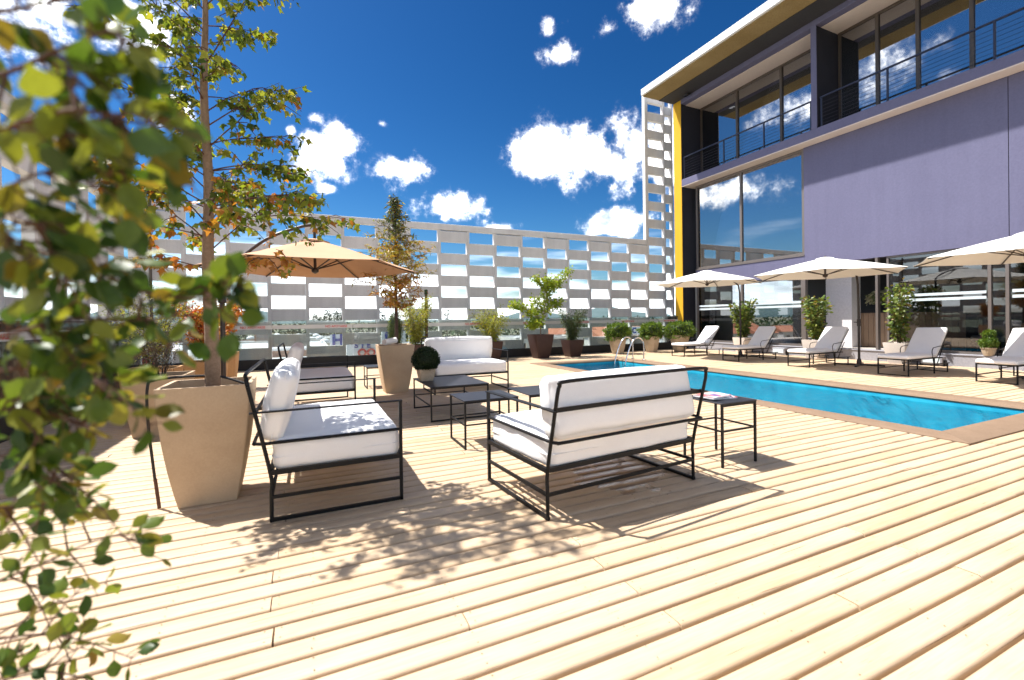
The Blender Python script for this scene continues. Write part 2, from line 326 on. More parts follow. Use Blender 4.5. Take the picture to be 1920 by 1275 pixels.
# ------------------------------------------------------------------ mesh helpers
class MB:
    def __init__(s): s.v = []; s.f = []; s.xf = None
    def add(s, vs, fs):
        k = len(s.v)
        s.v += [tuple(s.xf @ Vector(p)) if s.xf else tuple(p) for p in vs]; s.f += [tuple(i+k for i in q) for q in fs]
    def box(s, x0, x1, y0, y1, z0, z1):
        s.add([(x0, y0, z0), (x1, y0, z0), (x1, y1, z0), (x0, y1, z0), (x0, y0, z1), (x1, y0, z1), (x1, y1, z1), (x0, y1, z1)],
              [(3, 2, 1, 0), (4, 5, 6, 7), (0, 1, 5, 4), (1, 2, 6, 5), (2, 3, 7, 6), (3, 0, 4, 7)]); return s
    def rbox(s, x0, x1, y0, y1, z0, z1, b=.01, seg=2):
        bm = bmesh.new(); bmesh.ops.create_cube(bm, size=1)
        for v in bm.verts: v.co = Vector(((x0+x1)/2+v.co.x*(x1-x0), (y0+y1)/2+v.co.y*(y1-y0), (z0+z1)/2+v.co.z*(z1-z0)))
        bmesh.ops.bevel(bm, geom=list(bm.edges), offset=b, segments=seg, affect='EDGES', profile=.5)
        bm.verts.index_update(); s.add([v.co for v in bm.verts], [[v.index for v in f.verts] for f in bm.faces]); bm.free(); return s
    def bar(s, p, q, w=.02, h=None, up=(0, 0, 1)):
        p, q = Vector(p), Vector(q); h = h or w; d = (q-p).normalized(); u = Vector(up)
        if abs(d.dot(u)) > .99: u = Vector((0, 1, 0))
        a = d.cross(u).normalized()*(w/2); b = a.cross(d).normalized()*(h/2)
        vs = [p-a-b, p+a-b, p+a+b, p-a+b, q-a-b, q+a-b, q+a+b, q-a+b]
        s.add(vs, [(0, 1, 2, 3), (7, 6, 5, 4), (0, 4, 5, 1), (1, 5, 6, 2), (2, 6, 7, 3), (3, 7, 4, 0)]); return s
    def tube(s, pts, r, n=8, caps=True):
        pts = [Vector(p) for p in pts]; rs = r if isinstance(r, (list, tuple)) else [r]*len(pts)
        vs = []; prev = None
        for i, p in enumerate(pts):
            d = (pts[min(i+1, len(pts)-1)]-pts[max(i-1, 0)]).normalized()
            a = prev - d*prev.dot(d) if prev is not None else d.orthogonal()
            if a.length < 1e-5: a = d.orthogonal()
            a.normalize(); prev = a; b = d.cross(a)
            vs += [p+(a*math.cos(t)+b*math.sin(t))*rs[i] for t in [2*math.pi*j/n for j in range(n)]]
        fs = [(i*n+j, i*n+(j+1) % n, (i+1)*n+(j+1) % n, (i+1)*n+j) for i in range(len(pts)-1) for j in range(n)]
        if caps: fs += [tuple(range(n-1, -1, -1)), tuple((len(pts)-1)*n+j for j in range(n))]
        s.add(vs, fs); return s
    def lathe(s, prof, n=24, c=(0, 0, 0), cap=True):
        vs = [(c[0]+r*math.cos(2*math.pi*j/n), c[1]+r*math.sin(2*math.pi*j/n), c[2]+z) for r, z in prof for j in range(n)]
        fs = [(i*n+j, i*n+(j+1) % n, (i+1)*n+(j+1) % n, (i+1)*n+j) for i in range(len(prof)-1) for j in range(n)]
        if cap: fs += [tuple(range(n-1, -1, -1)), tuple((len(prof)-1)*n+j for j in range(n))]
        s.add(vs, fs); return s
    def loft(s, rings, cap0=True, cap1=True):
        n = len(rings[0]); vs = [p for r in rings for p in r]
        fs = [(i*n+j, i*n+(j+1) % n, (i+1)*n+(j+1) % n, (i+1)*n+j) for i in range(len(rings)-1) for j in range(n)]
        if cap0: fs.append(tuple(range(n-1, -1, -1)))
        if cap1: fs.append(tuple((len(rings)-1)*n+j for j in range(n)))
        s.add(vs, fs); return s
    def mesh(s, name, mat, smooth=False, ang=.7):
        me = bpy.data.meshes.new(name); me.from_pydata([tuple(p) for p in s.v], [], s.f)
        if mat: me.materials.append(M[mat])
        if smooth: me.shade_smooth(); me.set_sharp_from_angle(angle=ang)
        me.validate(); me.update(); return me
    def build(s, name, mat, parent=None, smooth=False, ang=.7, loc=None):
        return link(name, s.mesh(name, mat, smooth, ang), parent, loc)
def link(name, me, parent=None, loc=None):
    o = bpy.data.objects.new(name, me); col.objects.link(o)
    if parent: o.parent = parent
    if loc is not None: o.location = loc
    return o
def tag(o, label=None, cat=None, group=None, kind=None):
    for k_, v_ in (('label', label), ('category', cat), ('group', group), ('kind', kind)):
        if v_: o[k_] = v_
    return o
def thing(name, label, cat, loc=(0, 0, 0), rz=0, group=None):
    o = bpy.data.objects.new(name, None); col.objects.link(o); o.location = loc; o.rotation_euler = (0, 0, rz); o.empty_display_size = .1
    return tag(o, label, cat, group)
def struct(name, kind='structure', loc=(0, 0, 0)):
    o = bpy.data.objects.new(name, None); col.objects.link(o); o.location = loc; o['kind'] = kind; return o
def copy_tree(o, parent=None):
    c = o.copy(); col.objects.link(c); c.parent = parent
    for ch in o.children: copy_tree(ch, c)
    return c
def textmesh(txt, size, name, ext=.001, bold=.018):
    cu = bpy.data.curves.new(name, 'FONT'); cu.body = txt; cu.size = size; cu.extrude = ext; cu.offset = bold*size; cu.align_x = 'CENTER'; cu.align_y = 'CENTER'
    o = bpy.data.objects.new('tmp', cu); col.objects.link(o); bpy.context.view_layer.update()
    me = bpy.data.meshes.new_from_object(o.evaluated_get(bpy.context.evaluated_depsgraph_get())); bpy.data.objects.remove(o); bpy.data.curves.remove(cu)
    me.name = name; return me

# leaf shapes: base at origin, length along +Y, face +Z
OVATE = (np.array([(0, 0, 0), (.24, .22, .05), (.32, .5, .07), (.2, .8, .03), (0, 1, -.06), (-.2, .8, .03), (-.32, .5, .07), (-.24, .22, .05), (0, .5, -.02)]),
         [(0, 1, 8), (1, 2, 8), (2, 3, 8), (3, 4, 8), (4, 5, 8), (5, 6, 8), (6, 7, 8), (7, 0, 8)])
def _leaf():
    pts = [(0, 0, 0)]; half = [(.10, .07), (.21, .18), (.27, .26), (.345, .40), (.33, .50), (.36, .57), (.27, .70), (.25, .78), (.13, .90)]
    pts += [(x, y, .16*x+.02*math.sin(y*9)) for x, y in half]+[(.01, 1.02, -.07)]+[(-x*.94, y+.015, .16*x+.02*math.sin(y*8+1)) for x, y in half[::-1]]
    k = len(pts); mid = [(0, .2, -.015), (0, .45, -.03), (0, .72, -.045)]; V = pts+mid; F = []
    def near(y): return k if y < .33 else (k+1 if y < .6 else k+2)
    for i in range(k):
        j = (i+1) % k; a, b = near(pts[i][1]), near(pts[j][1]); F.append((i, j, a))
        if a != b: F.append((j, b, a))
    return np.array(V), F
SHRUB = _leaf()
GUM = (np.array([(0, 0, 0), (.20, .10, .03), (.58, .42, -.10), (.24, .52, .04), (0, 1.05, -.16), (-.24, .52, .04), (-.58, .42, -.10), (-.20, .10, .03), (0, .38, 0)]),
       [(0, 1, 8), (1, 2, 8), (2, 3, 8), (3, 4, 8), (4, 5, 8), (5, 6, 8), (6, 7, 8), (7, 0, 8)])
LANCE = (np.array([(0, 0, 0), (.13, .38, .03), (0, 1, -.08), (-.13, .38, .03)]), [(0, 1, 2), (0, 2, 3)])
DIAM = (np.array([(0, 0, 0), (.3, .45, .05), (0, 1, -.03), (-.3, .45, .05)]), [(0, 1, 2), (0, 2, 3)])
def unit(a): return a/np.maximum(np.linalg.norm(a, axis=1, keepdims=True), 1e-6)
def frames(d, flat=0.0):
    d = unit(d); up = rng.normal(size=d.shape); up[:, 2] += flat
    x = unit(np.cross(d, up)); z = np.cross(x, d); return x, d, z
def leaves(name, pos, dirs, size, tpl, mat, parent=None, flat=0.0):
    pos = np.asarray(pos, float); T, Fc = tpl; n = len(pos); x, y, z = frames(np.asarray(dirs, float), flat)
    size = np.asarray(size, float).reshape(-1, 1, 1)
    V = pos[:, None, :] + size*(T[None, :, 0, None]*x[:, None, :] + T[None, :, 1, None]*y[:, None, :] + T[None, :, 2, None]*z[:, None, :])
    k_ = len(T); Fa = np.array(Fc)[None] + (np.arange(n)*k_)[:, None, None]
    me = bpy.data.meshes.new(name); me.vertices.add(n*k_); me.vertices.foreach_set('co', V.reshape(-1))
    Fa = Fa.reshape(-1, 3); me.loops.add(Fa.size); me.polygons.add(len(Fa))
    me.loops.foreach_set('vertex_index', Fa.reshape(-1)); me.polygons.foreach_set('loop_start', np.arange(len(Fa))*3)
    me.update(calc_edges=True); me.materials.append(M[mat]); me.shade_smooth()
    return link(name, me, parent)
def catmull(pts, n=6):
    pts = [Vector(p) for p in pts]; P_ = [pts[0]*2-pts[1]]+pts+[pts[-1]*2-pts[-2]]; out = []
    for i in range(1, len(P_)-2):
        for j in range(n):
            t = j/n; a, b, c, d = P_[i-1:i+3]
            out.append(.5*((2*b)+(c-a)*t+(2*a-5*b+4*c-d)*t*t+(3*b-a-3*c+d)*t**3))
    return out+[pts[-1]]
def cushion_mesh(name, w, d, h, mat, puff=.03, r=.045, wr=.006, seed=0, n=14, zb=.6):
    """soft box cushion, centred on x and y, base at z = 0"""
    bm = bmesh.new(); bmesh.ops.create_cube(bm, size=2); bmesh.ops.subdivide_edges(bm, edges=list(bm.edges), cuts=n, use_grid_fill=True)
    hf = Vector((w/2, d/2, h/2)); r = min(r, h/2*.98)
    for v in bm.verts:
        # spend more rows on the rounded rim
        u = Vector([math.copysign(1-(1-abs(c))**1.6, c) for c in v.co])
        p = Vector((u.x*hf.x, u.y*hf.y, u.z*hf.z)); q = Vector([max(-(hf[i]-r), min(hf[i]-r, p[i])) for i in range(3)])
        dd = p-q
        if dd.length > 1e-6: p = q + dd.normalized()*r
        fx, fy, fz = (1-u.x*u.x), (1-u.y*u.y), (1-u.z*u.z)
        p.z += math.copysign(puff*(fx*fy)**.6, u.z)*(1 if u.z > 0 else zb) if abs(u.z) > .3 else 0
        p.x += math.copysign(puff*.6*fy*fz, u.x)*(abs(u.x) > .6); p.y += math.copysign(puff*.6*fx*fz, u.y)*(abs(u.y) > .6)
        nv = noise.noise_vector(p*7+Vector((seed, seed*2, 0)))*wr + noise.noise_vector(Vector((p.x*4, p.y*4, p.z*16))+Vector((seed*3, 1, 2)))*wr
        # gathered corners
        nv += noise.noise_vector(Vector((p.x*22, p.y*22, p.z*9))+Vector((5, seed, 1)))*wr*.8*(abs(u.x*u.y)**3+abs(u.x*u.z)**3)
        v.co = p+nv+Vector((0, 0, h/2))
    me = bpy.data.meshes.new(name); bm.to_mesh(me); bm.free(); me.materials.append(M[mat]); me.shade_smooth(); return me
def seam_mesh(name, w, d, z, r=.004, mat='fabric', rc=.045):
    pts = []
    for cx, cy, a0 in ((w/2-rc, d/2-rc, 0), (-w/2+rc, d/2-rc, 90), (-w/2+rc, -d/2+rc, 180), (w/2-rc, -d/2+rc, 270)):
        for j in range(5):
            a = R(a0+j*22.5); pts.append((cx+rc*math.cos(a), cy+rc*math.sin(a), z+.004*math.sin(len(pts)*1.3)))
    b = MB().tube(pts+[pts[0]], r, 6, False); return b.mesh(name, mat, True)

# ================================================================== THE SETTING
# ------------------------------------------------------------------ land and hills
g = MB(); g.box(-30000, 30000, -30000, 30000, -12.5, -12); tag(g.build('ground', 'land'), kind='structure')
def ridge(name, dist, a0, a1, hts, z0=-12, depth=2500, jag=60, seed=1):
    n = 160; mb = MB(); top = []; fr_ = []; bk = []
    for i in range(n+1):
        t = i/n; a = a0+(a1-a0)*t; u = t*(len(hts)-1); j = min(int(u), len(hts)-2); f = u-j; f = f*f*(3-2*f)
        h = hts[j]*(1-f)+hts[j+1]*f + noise.fractal(Vector((t*22, seed, 0)), 1.0, 2.0, 5)*jag*min(1, hts[j]/150+.15)
        dx, dy = math.sin(a), math.cos(a)
        fr_.append((dx*(dist-depth), dy*(dist-depth), z0-5)); top.append((dx*dist, dy*dist, max(z0, h))); bk.append((dx*(dist+depth), dy*(dist+depth), z0-5))
    vs = fr_+[((p[0]+q[0])/2, (p[1]+q[1])/2, max(z0, q[2]*.55+noise.noise(Vector((q[0]*.002, q[1]*.002, seed)))*jag)) for p, q in zip(fr_, top)]+top+bk
    k_ = n+1; fs = [(r*k_+i, r*k_+i+1, (r+1)*k_+i+1, (r+1)*k_+i) for r in range(3) for i in range(n)]
    mb.add(vs, fs); tag(mb.build(name, 'hill_forest_haze', None, True, 3), kind='structure')
def az_of(px): d = ray(px, 600); return math.atan2(d.x, d.y)
ridge('hills', 9000, az_of(-700), az_of(620), [150, 210, 260, 330, 300, 270, 240, 150, 300, 330, 190, 120, 230, 170, 60, 10], jag=25)
ridge('mountains', 12000, az_of(640), az_of(2100), [10, 30, 40, 30, 60, 260, 110, 330, 150, 60, 200, 300, 260, 280, 200, 260, 300], depth=2000, jag=30, seed=4)

# ------------------------------------------------------------------ deck of painted boards
PITCH, BW = .1255, .1125
deck = struct('deck')
POOL_O = (6.0, 9.4, 2.188, 11.97); POOL_I = (6.4, 9.02, 2.58, 11.66)
# the subfloor is cut out round the pool
sub = MB()
for b in ((-4.3, POOL_O[0]+.05, -3, 15.6), (POOL_O[1]-.05, 14.7, -3, 15.6), (POOL_O[0]+.05, POOL_O[1]-.05, -3, POOL_O[2]+.05), (POOL_O[0]+.05, POOL_O[1]-.05, POOL_O[3]-.05, 15.6)):
    sub.box(b[0], b[1], b[2], b[3], -.5, -.045)
sub.build('subfloor', 'joist', deck)
def plank_geo(L, seed=0):
    r = .017; w = BW/2; prof = [(-w, -.04), (-w, -r)]
    for j in range(1, 4): a = R(180-j*30); prof.append((-w+r+r*math.cos(a), -r+r*math.sin(a)))
    for j in range(0, 3): a = R(90-j*30); prof.append((w-r+r*math.cos(a), -r+r*math.sin(a)))
    prof += [(w, -r), (w, -.04)]
    mb = MB(); rings = []
    ns = max(2, int(L/.6))
    for i in range(ns+1):
        x = -L/2+L*i/ns; wob = .0034*noise.noise(Vector((x*1.1, seed*3.7, 0))); wz = .0028*noise.noise(Vector((x*1.3, seed*2.1, 5)))
        rings.append([(x, y+wob, z+wz) for y, z in prof])
    mb.loft(rings); return mb
planks = []
ridx = 0; y = -2.9
while y < 15.55:
    off = -.17 if ridx % 2 == 0 else 1.42
    if ridx % 5 == 3: off += .8
    x = off-3.2*2
    spans = [(-4.25, 14.68)]
    if POOL_O[2] < y < POOL_O[3]: spans = [(-4.25, POOL_O[0]-.004), (POOL_O[1]+.004, 14.68)]
    for s0, s1 in spans:
        cuts = [s0]+[c for c in [off+3.2*k_+rng.normal()*.02 for k_ in range(-3, 7)] if s0+.3 < c < s1-.3]+[s1]
        for a, b in zip(cuts[:-1], cuts[1:]): planks.append((a+.002, b-.002, y, ridx))
    y += PITCH; ridx += 1
def plank_area(p):
    qs = []
    for xx in np.linspace(p[0], p[1], 9):
        q = proj((xx, p[2], 0))
        if q and -20 < q[0] < 1940 and q[1] < 1300: qs.append((q, (Vector((xx, p[2], 0))-CAM).dot(CF)))
    if len(qs) < 2: return 0
    L = abs(qs[0][0][0]-qs[-1][0][0]); return L*np.mean([1/d**2 for _, d in qs])
order = sorted(range(len(planks)), key=lambda i: -plank_area(planks[i]))
near = set(order[:300]); rest = MB(); cache = {}
for i, (a, b, yy, ri) in enumerate(planks):
    dz = -abs(rng.normal())*.0022
    if i in near:
        Lq = round(b-a, 2); kk = (Lq, i % 4)
        if kk not in cache: cache[kk] = plank_geo(Lq-.002, i).mesh('plank', 'deck_wood', True, .9)
        o = link('plank', cache[kk], deck, ((a+b)/2, yy+rng.normal()*.0008, dz))
    else:
        mb = plank_geo(b-a, i); rest.xf = Matrix.Translation(((a+b)/2, yy, dz)); rest.add(mb.v, mb.f)
rest.xf = None
scr = MB()
for i in near:
    a, b, yy, ri = planks[i]
    xs = [a+.03, b-.03]+[x_ for x_ in np.arange(math.ceil(a/.6)*.6, b, .6) if a+.2 < x_ < b-.2]
    for x_ in xs:
        for dy in (-.032, .032):
            c_ = Vector((x_+rng.normal()*.004, yy+dy+rng.normal()*.003, .0012)); q_ = proj(c_)
            if q_ and 0 < q_[0] < 1920 and 700 < q_[1] < 1280 and (c_-CAM).length < 5: scr.add([c_+Vector((.0036*math.cos(t_), .0036*math.sin(t_), 0)) for t_ in np.arange(0, 6.2, 6.2832/7)], [tuple(range(7))])
tag(scr.build('screw', 'screw_head', deck), kind='stuff')
tag(rest.build('plank', 'deck_wood', deck, True, .9), kind='stuff')

# ------------------------------------------------------------------ pool
pool = struct('pool')
ix0, ix1, iy0, iy1 = POOL_I; ox0, ox1, oy0, oy1 = POOL_O
bs = MB(); zb = -1.35
bs.add([(ix0, iy0, -.03), (ix1, iy0, -.03), (ix1, iy1, -.03), (ix0, iy1, -.03), (ix0, iy0, zb), (ix1, iy0, zb), (ix1, iy1, zb), (ix0, iy1, zb)],
       [(4, 5, 6, 7), (0, 4, 7, 3), (1, 2, 6, 5), (0, 1, 5, 4), (3, 7, 6, 2)])
bs.build('basin', 'pool_plaster', pool)
inner = [(ix0, iy0), (ix1, iy0), (ix1, iy1), (ix0, iy1)]; outer = [(ox0, oy0), (ox1, oy0), (ox1, oy1), (ox0, oy1)]
prof = [(1, -.09), (1, .004), (.96, .010), (.25, .012), (.06, .006), (0, -.012), (-.04, -.035), (0, -.06), (.05, -.09)]
for i in range(4):
    j = (i+1) % 4; rings = []
    for t in range(13):
        t /= 12; ri = []
        for s_, z_ in prof:
            pi = Vector(inner[i]).lerp(Vector(inner[j]), t); po = Vector(outer[i]).lerp(Vector(outer[j]), t)
            e = Vector(inner[j])-Vector(inner[i]); e.normalize(); sh = e*(.003 if t == 0 else -.003 if t == 1 else 0)
            q = pi.lerp(po, s_)+sh; ri.append((q.x, q.y, z_))
        rings.append(ri)
    MB().loft(rings).build('coping', 'coping', pool, True, .9)
w = MB(); n_ = 2
w.box(ix0-.004, ix1+.004, iy0-.004, iy1+.004, -.125, -.12); wo_ = w.build('pool_water', 'pool_water'); tag(wo_, kind='structure')
# only the surface sheet
me = wo_.data; bm = bmesh.new(); bm.from_mesh(me); bmesh.ops.delete(bm, geom=[f for f in bm.faces if f.normal.z < .5], context='FACES'); bm.to_mesh(me); bm.free()

# ------------------------------------------------------------------ perforated concrete screens
KS = 15.6/14.8; OP = .395*KS; PER = .752*KS; ZTOP = 1.3+(4.385-1.3)*KS; ZCAP = 1.3+(4.585-1.3)*KS
def open_list(par, z0, z1):
    zc = 1.3+(4.17-1.3)*KS-(0 if par == 0 else PER/2)
    return sorted([(c-OP/2, c+OP/2) for c in [zc+PER*k_ for k_ in range(-7, 11)] if c-OP/2 < z1 and c+OP/2 > z0])
pcache = {}
def solid(par, z0, z1):
    out = []; z = z0
    for a, b in open_list(par, z0, z1):
        if a > z+.02: out.append((z, a))
        z = max(z, b)
    if z < z1-.02: out.append((z, z1))
    return out
def screen(root, edges, pars, z0, z1, depth, rot, base_xy, topbeam=True):
    """edges along the local u axis; rot = 0 runs along +X, 90 along -Y"""
    def place(o, u, z):
        if rot == 0: o.location = (u, base_xy, z)
        else: o.location = (base_xy, u, z); o.rotation_euler = (0, 0, R(90))
    for i in range(len(edges)-1):
        a, b = edges[i], edges[i+1]
        for s0, s1 in solid(pars[i], z0, z1):
            wd = round(abs(b-a)-.10, 2); hh = round(s1-s0, 2)
            if wd < .1: continue
            key = (wd, hh, depth)
            if key not in pcache: pcache[key] = MB().rbox(-wd/2-.002, wd/2+.002, -depth/2, depth/2, -hh/2, hh/2, .006, 1).mesh('panel', 'screen_concrete')
            o = link('panel', pcache[key], root); place(o, (a+b)/2, (s0+s1)/2)
    for e in edges:
        key = ('post', round(z1-z0, 2))
        if key not in pcache: pcache[key] = MB().rbox(-.048, .048, -depth/2-.018, depth/2, -(z1-z0)/2, (z1-z0)/2, .006, 1).mesh('post', 'screen_concrete')
        o = link('post', pcache[key], root); place(o, e, (z0+z1)/2)
BY = 15.67
posts = [-4.12, -3.07, -2.04, -1.02, -.01, 1.01, 2.04, 3.06, 4.07, 5.09, 6.11, 7.14, 8.16, 9.13, 10.13, 11.12, 12.09, 13.05, 13.98, 14.42]; posts = [p_*KS for p_ in posts]
pars = [(i+1) % 2 for i in range(len(posts))]      # 5.09 (index 9) is type A = 0
bsn = thing('screen_wall', 'pale concrete wall of staggered openings along the far pool end, rising to the roof', 'wall', (0, BY, 0))
screen(bsn, posts, pars, -.6, ZTOP-.004, .15, 0, 0)
# taller bays next to the yellow column
screen(bsn, posts[-3:], pars[-3:], ZTOP, 11.35, .15, 0, 0)
b = MB()
for x0, x1 in ((posts[0]-.05, posts[6]-.003), (posts[6]+.003, posts[12]-.003), (posts[12]+.003, posts[17]-.055)):
    MB().rbox(x0, x1, -.10, .09, ZTOP, ZCAP, .008, 1).build('top_beam', 'screen_concrete', bsn)
MB().rbox(posts[17]-.13, posts[17]-.052, -.10, .075, ZCAP+.003, 11.4, .006, 1).build('edge_strip', 'screen_edge', bsn)
lsn = thing('screen_wall', 'pale concrete wall of staggered openings along the side behind the foreground leaves', 'wall', (-4.1, 0, 0))
ledges = [15.50-.94*k_ for k_ in range(19)]
screen(lsn, ledges, [k_ % 2 for k_ in range(19)], -.6, ZTOP-.004, .2, 90, 0)
for y0, y1 in ((-1.5, 3.7), (3.705, 9.2), (9.205, 15.55)):
    MB().rbox(-.11, .13, y0, y1, ZTOP, ZCAP, .008, 1).build('top_beam', 'screen_concrete', lsn)
MB().tube([(.16, 15.40, -.5), (.16, 15.40, 4.85)], .035, 10).build('corner_pole', 'frame_bronze', lsn)

# ------------------------------------------------------------------ black kerbs and glass balustrades
MB().rbox(-3.2, 14.36, 14.36, 14.50, -.05, .28, .01, 1).build('curb', 'curb').__setitem__('kind', 'structure')
MB().rbox(-3.30, -3.16, .2, 14.355, -.05, .28, .01, 1).build('curb', 'curb').__setitem__('kind', 'structure')
tme = textmesh('NO APOYARSE', .092, 'lettering'); tme.materials.append(M['red_print'])
gb = thing('glass_balustrade', 'clear glass balustrade with frosted NO APOYARSE band on the far black kerb', 'balustrade', (0, 14.43, .275))
def glass_run(root, u0, u1, n, along_x, sgn):
    st = (u1-u0)/n
    for i in range(n):
        a, b_ = u0+i*st+.006, u0+(i+1)*st-.006
        def bx(t0, t1, z0, z1, u_0=a, u_1=b_):
            return MB().box(u_0, u_1, t0, t1, z0, z1) if along_x else MB().box(t0, t1, u_0, u_1, z0, z1)
        pn = bx(-.005, .005, 0, 1.10).build('pane', 'rail_glass', root)
        if along_x:
            bx(-.0085, -.0055, .855, .965).build('band', 'frost_band', pn)
            bx(.02, .03, .012, .05).build('clamp', 'steel', pn) if False else None
            t = link('lettering', tme, pn, ((a+b_)/2+.62, -.0105, .908)); t.rotation_euler = (R(90), 0, 0)
        else:
            bx(.0055, .0085, .855, .965).build('band', 'frost_band', pn)
            t = link('lettering', tme, pn, (.0105, (a+b_)/2-.3, .908)); t.rotation_euler = (R(90), 0, R(90))
glass_run(gb, -3.12, 14.3, 8, True, -1)
gl = thing('glass_balustrade', 'clear glass balustrade on the black kerb beside the row of square planters', 'balustrade', (-3.23, 0, .275))
glass_run(gl, .3, 14.3, 7, False, 1)

# ------------------------------------------------------------------ the building
XS, XW, XG = 14.4, 14.85, 15.5
bld = thing('building', 'lilac rendered building with recessed balconies, overhanging roof and yellow end column', 'building', (XS, 0, 0))
def part(name, mat, boxes, parent=None, bev=0, smooth=False):
    mb = MB()
    for q in boxes:
        q = list(q); q[0] -= XS; q[1] -= XS
        if bev: mb.rbox(*q, bev, 1)
        else: mb.box(*q)
    return mb.build(name, mat, parent or bld)
YE = -2.5                                            # the building runs on past the picture
# ground storey and first floor
part('wall', 'wall_lilac', [(XW, XW+.25, YE, 4.695, 2.95, 6.80), (XW, XW+.25, 4.71, 9.42, 2.95, 6.80)])
part('wall_joint', 'wall_charcoal', [(XW+.01, XW+.24, 4.694, 4.711, 2.95, 6.80)])
part('wall', 'wall_lilac', [(XW, XW+.25, 9.425, 13.95, 2.62, 3.27)])
part('window_sill', 'frame_light', [(XW-.02, XW+.02, 9.43, 13.95, 3.272, 3.31)])
part('plinth', 'plinth_grey', [(XW-.17, XW+.3, YE, 14.235, -.05, .27)], bev=.008)
part('plinth_cap', 'plinth_grey', [(XW-.19, XW+.32, YE, 14.235, .271, .30)], bev=.004)
# end column: charcoal block with a yellow outer face
part('end_column', 'wall_charcoal', [(XS+.022, XG+.05, 14.24, 14.66, -.05, 10.45)])
part('yellow_face', 'wall_yellow', [(XS, XS+.02, 14.24, 14.66, -.05, 10.45)])
# balcony slab, head beam, dividing fins
part('balcony_slab', 'wall_lilac', [(XS, XG+.3, YE, 14.235, 6.835, 7.11)], bev=.006)
part('slab_soffit', 'soffit_pale', [(XS+.01, XW+.3, YE, 14.235, 6.805, 6.834)])
part('head_beam', 'wall_lilac', [(XS, XS+.28, YE, 14.235, 10.29, 10.468)], bev=.006)
part('balcony_ceiling', 'soffit_pale', [(XS+.285, XG+.2, YE, 14.235, 10.27, 10.30)])
part('dividing_fin', 'wall_lilac', [(XS, XS+.02, 8.71, 8.88, 7.112, 10.288)])
part('dividing_fin', 'wall_charcoal', [(XS+.021, XG+.2, 8.715, 8.875, 7.112, 10.268)])
part('dividing_fin', 'wall_lilac', [(XS, XG+.2, 2.71, 2.88, 7.112, 10.288)])
# roof
roof = part('roof', 'soffit_ochre', [(12.8, 22, YE, 14.70, 10.50, 10.67)])
part('soffit_shade', 'interior_dark', [(13.62, XS+.5, YE, 14.68, 10.47, 10.498)], roof)  # dark sheet standing in for the shade on the inner soffit
part('fascia', 'roof_white', [(12.70, 12.798, YE, 14.71, 10.53, 10.79)], roof, .006)
part('roof_deck', 'roof_white', [(12.8, 22, YE, 14.70, 10.672, 10.76)], roof)
part('downpipe', 'rail_metal', [(XS+.03, XS+.10, 14.30, 14.37, 10.452, 10.498)])
lamp_ = part('wall_lamp', 'steel', [(XS-.28, XS-.002, 13.6, 13.85, 10.37, 10.41)])
# rooms
part('room_wall', 'interior_wall', [(19.5, 19.6, YE, 14.2, 7.12, 10.26), (XG+.21, 19.49, 14.245, 14.30, 7.12, 10.26), (XG+.21, 19.49, 8.75, 8.84, 7.12, 10.26)])
part('room_ceiling', 'interior_wall', [(XG+.21, 19.49, YE, 14.24, 10.265, 10.30)])
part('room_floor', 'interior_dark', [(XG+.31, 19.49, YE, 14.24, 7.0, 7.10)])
part('room_blind', 'interior_wall', [(XW+.6, XW+.62, 9.43, 13.94, 3.0, 6.8)])
part('lobby_floor', 'lobby_stone', [(XW+.33, 21.5, YE, 14.235, .1, .285)])
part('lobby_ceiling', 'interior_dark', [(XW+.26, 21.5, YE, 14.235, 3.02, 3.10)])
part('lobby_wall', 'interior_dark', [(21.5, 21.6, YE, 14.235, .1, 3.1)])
part('lobby_wall', 'interior_wall', [(XW+.26, 17.2, 14.10, 14.235, .29, 3.01)])
part('lobby_wall', 'interior_white', [(15.62, 16.1, 8.45, 9.22, .29, 3.01)])
def window(y0, y1, z0, z1, x, muls, fmat, gmat, fw=.06, parent=None, glass_in=.03):
    fr = part('window', fmat, [(x-.03, x+.06, y0, y0+fw, z0, z1), (x-.03, x+.06, y1-fw, y1, z0, z1), (x-.03, x+.06, y0+fw+.001, y1-fw-.001, z0, z0+fw), (x-.03, x+.06, y0+fw+.001, y1-fw-.001, z1-fw, z1)])
    ys = [y0+fw/2]+muls+[y1-fw/2]
    for mu in muls: part('mullion', fmat, [(x-.04, x+.06, mu-fw*.6, mu+fw*.6, z0+fw+.001, z1-fw-.001)], fr)
    for a, b_ in zip(ys[:-1], ys[1:]): part('pane', gmat, [(x+.01, x+.02, a+fw/2+.01, b_-fw/2-.01, z0+fw*.9, z1-fw*.9)], fr)
    return fr
window(9.44, 13.94, 3.315, 6.795, XW+.06, [11.8], 'frame_light', 'coated_glass', .07)
w1 = window(9.50, 13.94, .305, 2.61, XW+.06, [11.8], 'frame_light', 'window_glass', .07)
part('post', 'frame_light', [(XW-.01, XW+.12, 9.40, 9.49, .305, 2.945)])
part('post', 'frame_light', [(XW-.01, XW+.12, 7.35, 7.41, .305, 2.945)])
w2 = window(YE, 7.15, .305, 2.945, XW+.06, [2.6, 4.75, 5.05], 'frame_light', 'window_glass', .05)
for a, b_ in ((9.58, 11.74), (11.87, 13.86)):
    for z0 in (1.60, 1.73): part('film_stripe', 'frost_film', [(XW+.064, XW+.068, a, b_, z0, z0+.07)], w1)
for a, b_ in ((5.12, 7.06), (2.7, 4.68)):
    for z0 in (1.66, 1.79): part('film_stripe', 'frost_film', [(XW+.064, XW+.068, a, b_, z0, z0+.07)], w2)
window(8.90, 14.20, 7.115, 10.265, XG, [10.59, 12.4], 'frame_bronze', 'coated_glass', .07)
window(2.9, 8.69, 7.115, 10.265, XG, [5.54, 6.65, 7.62], 'frame_bronze', 'coated_glass', .07)
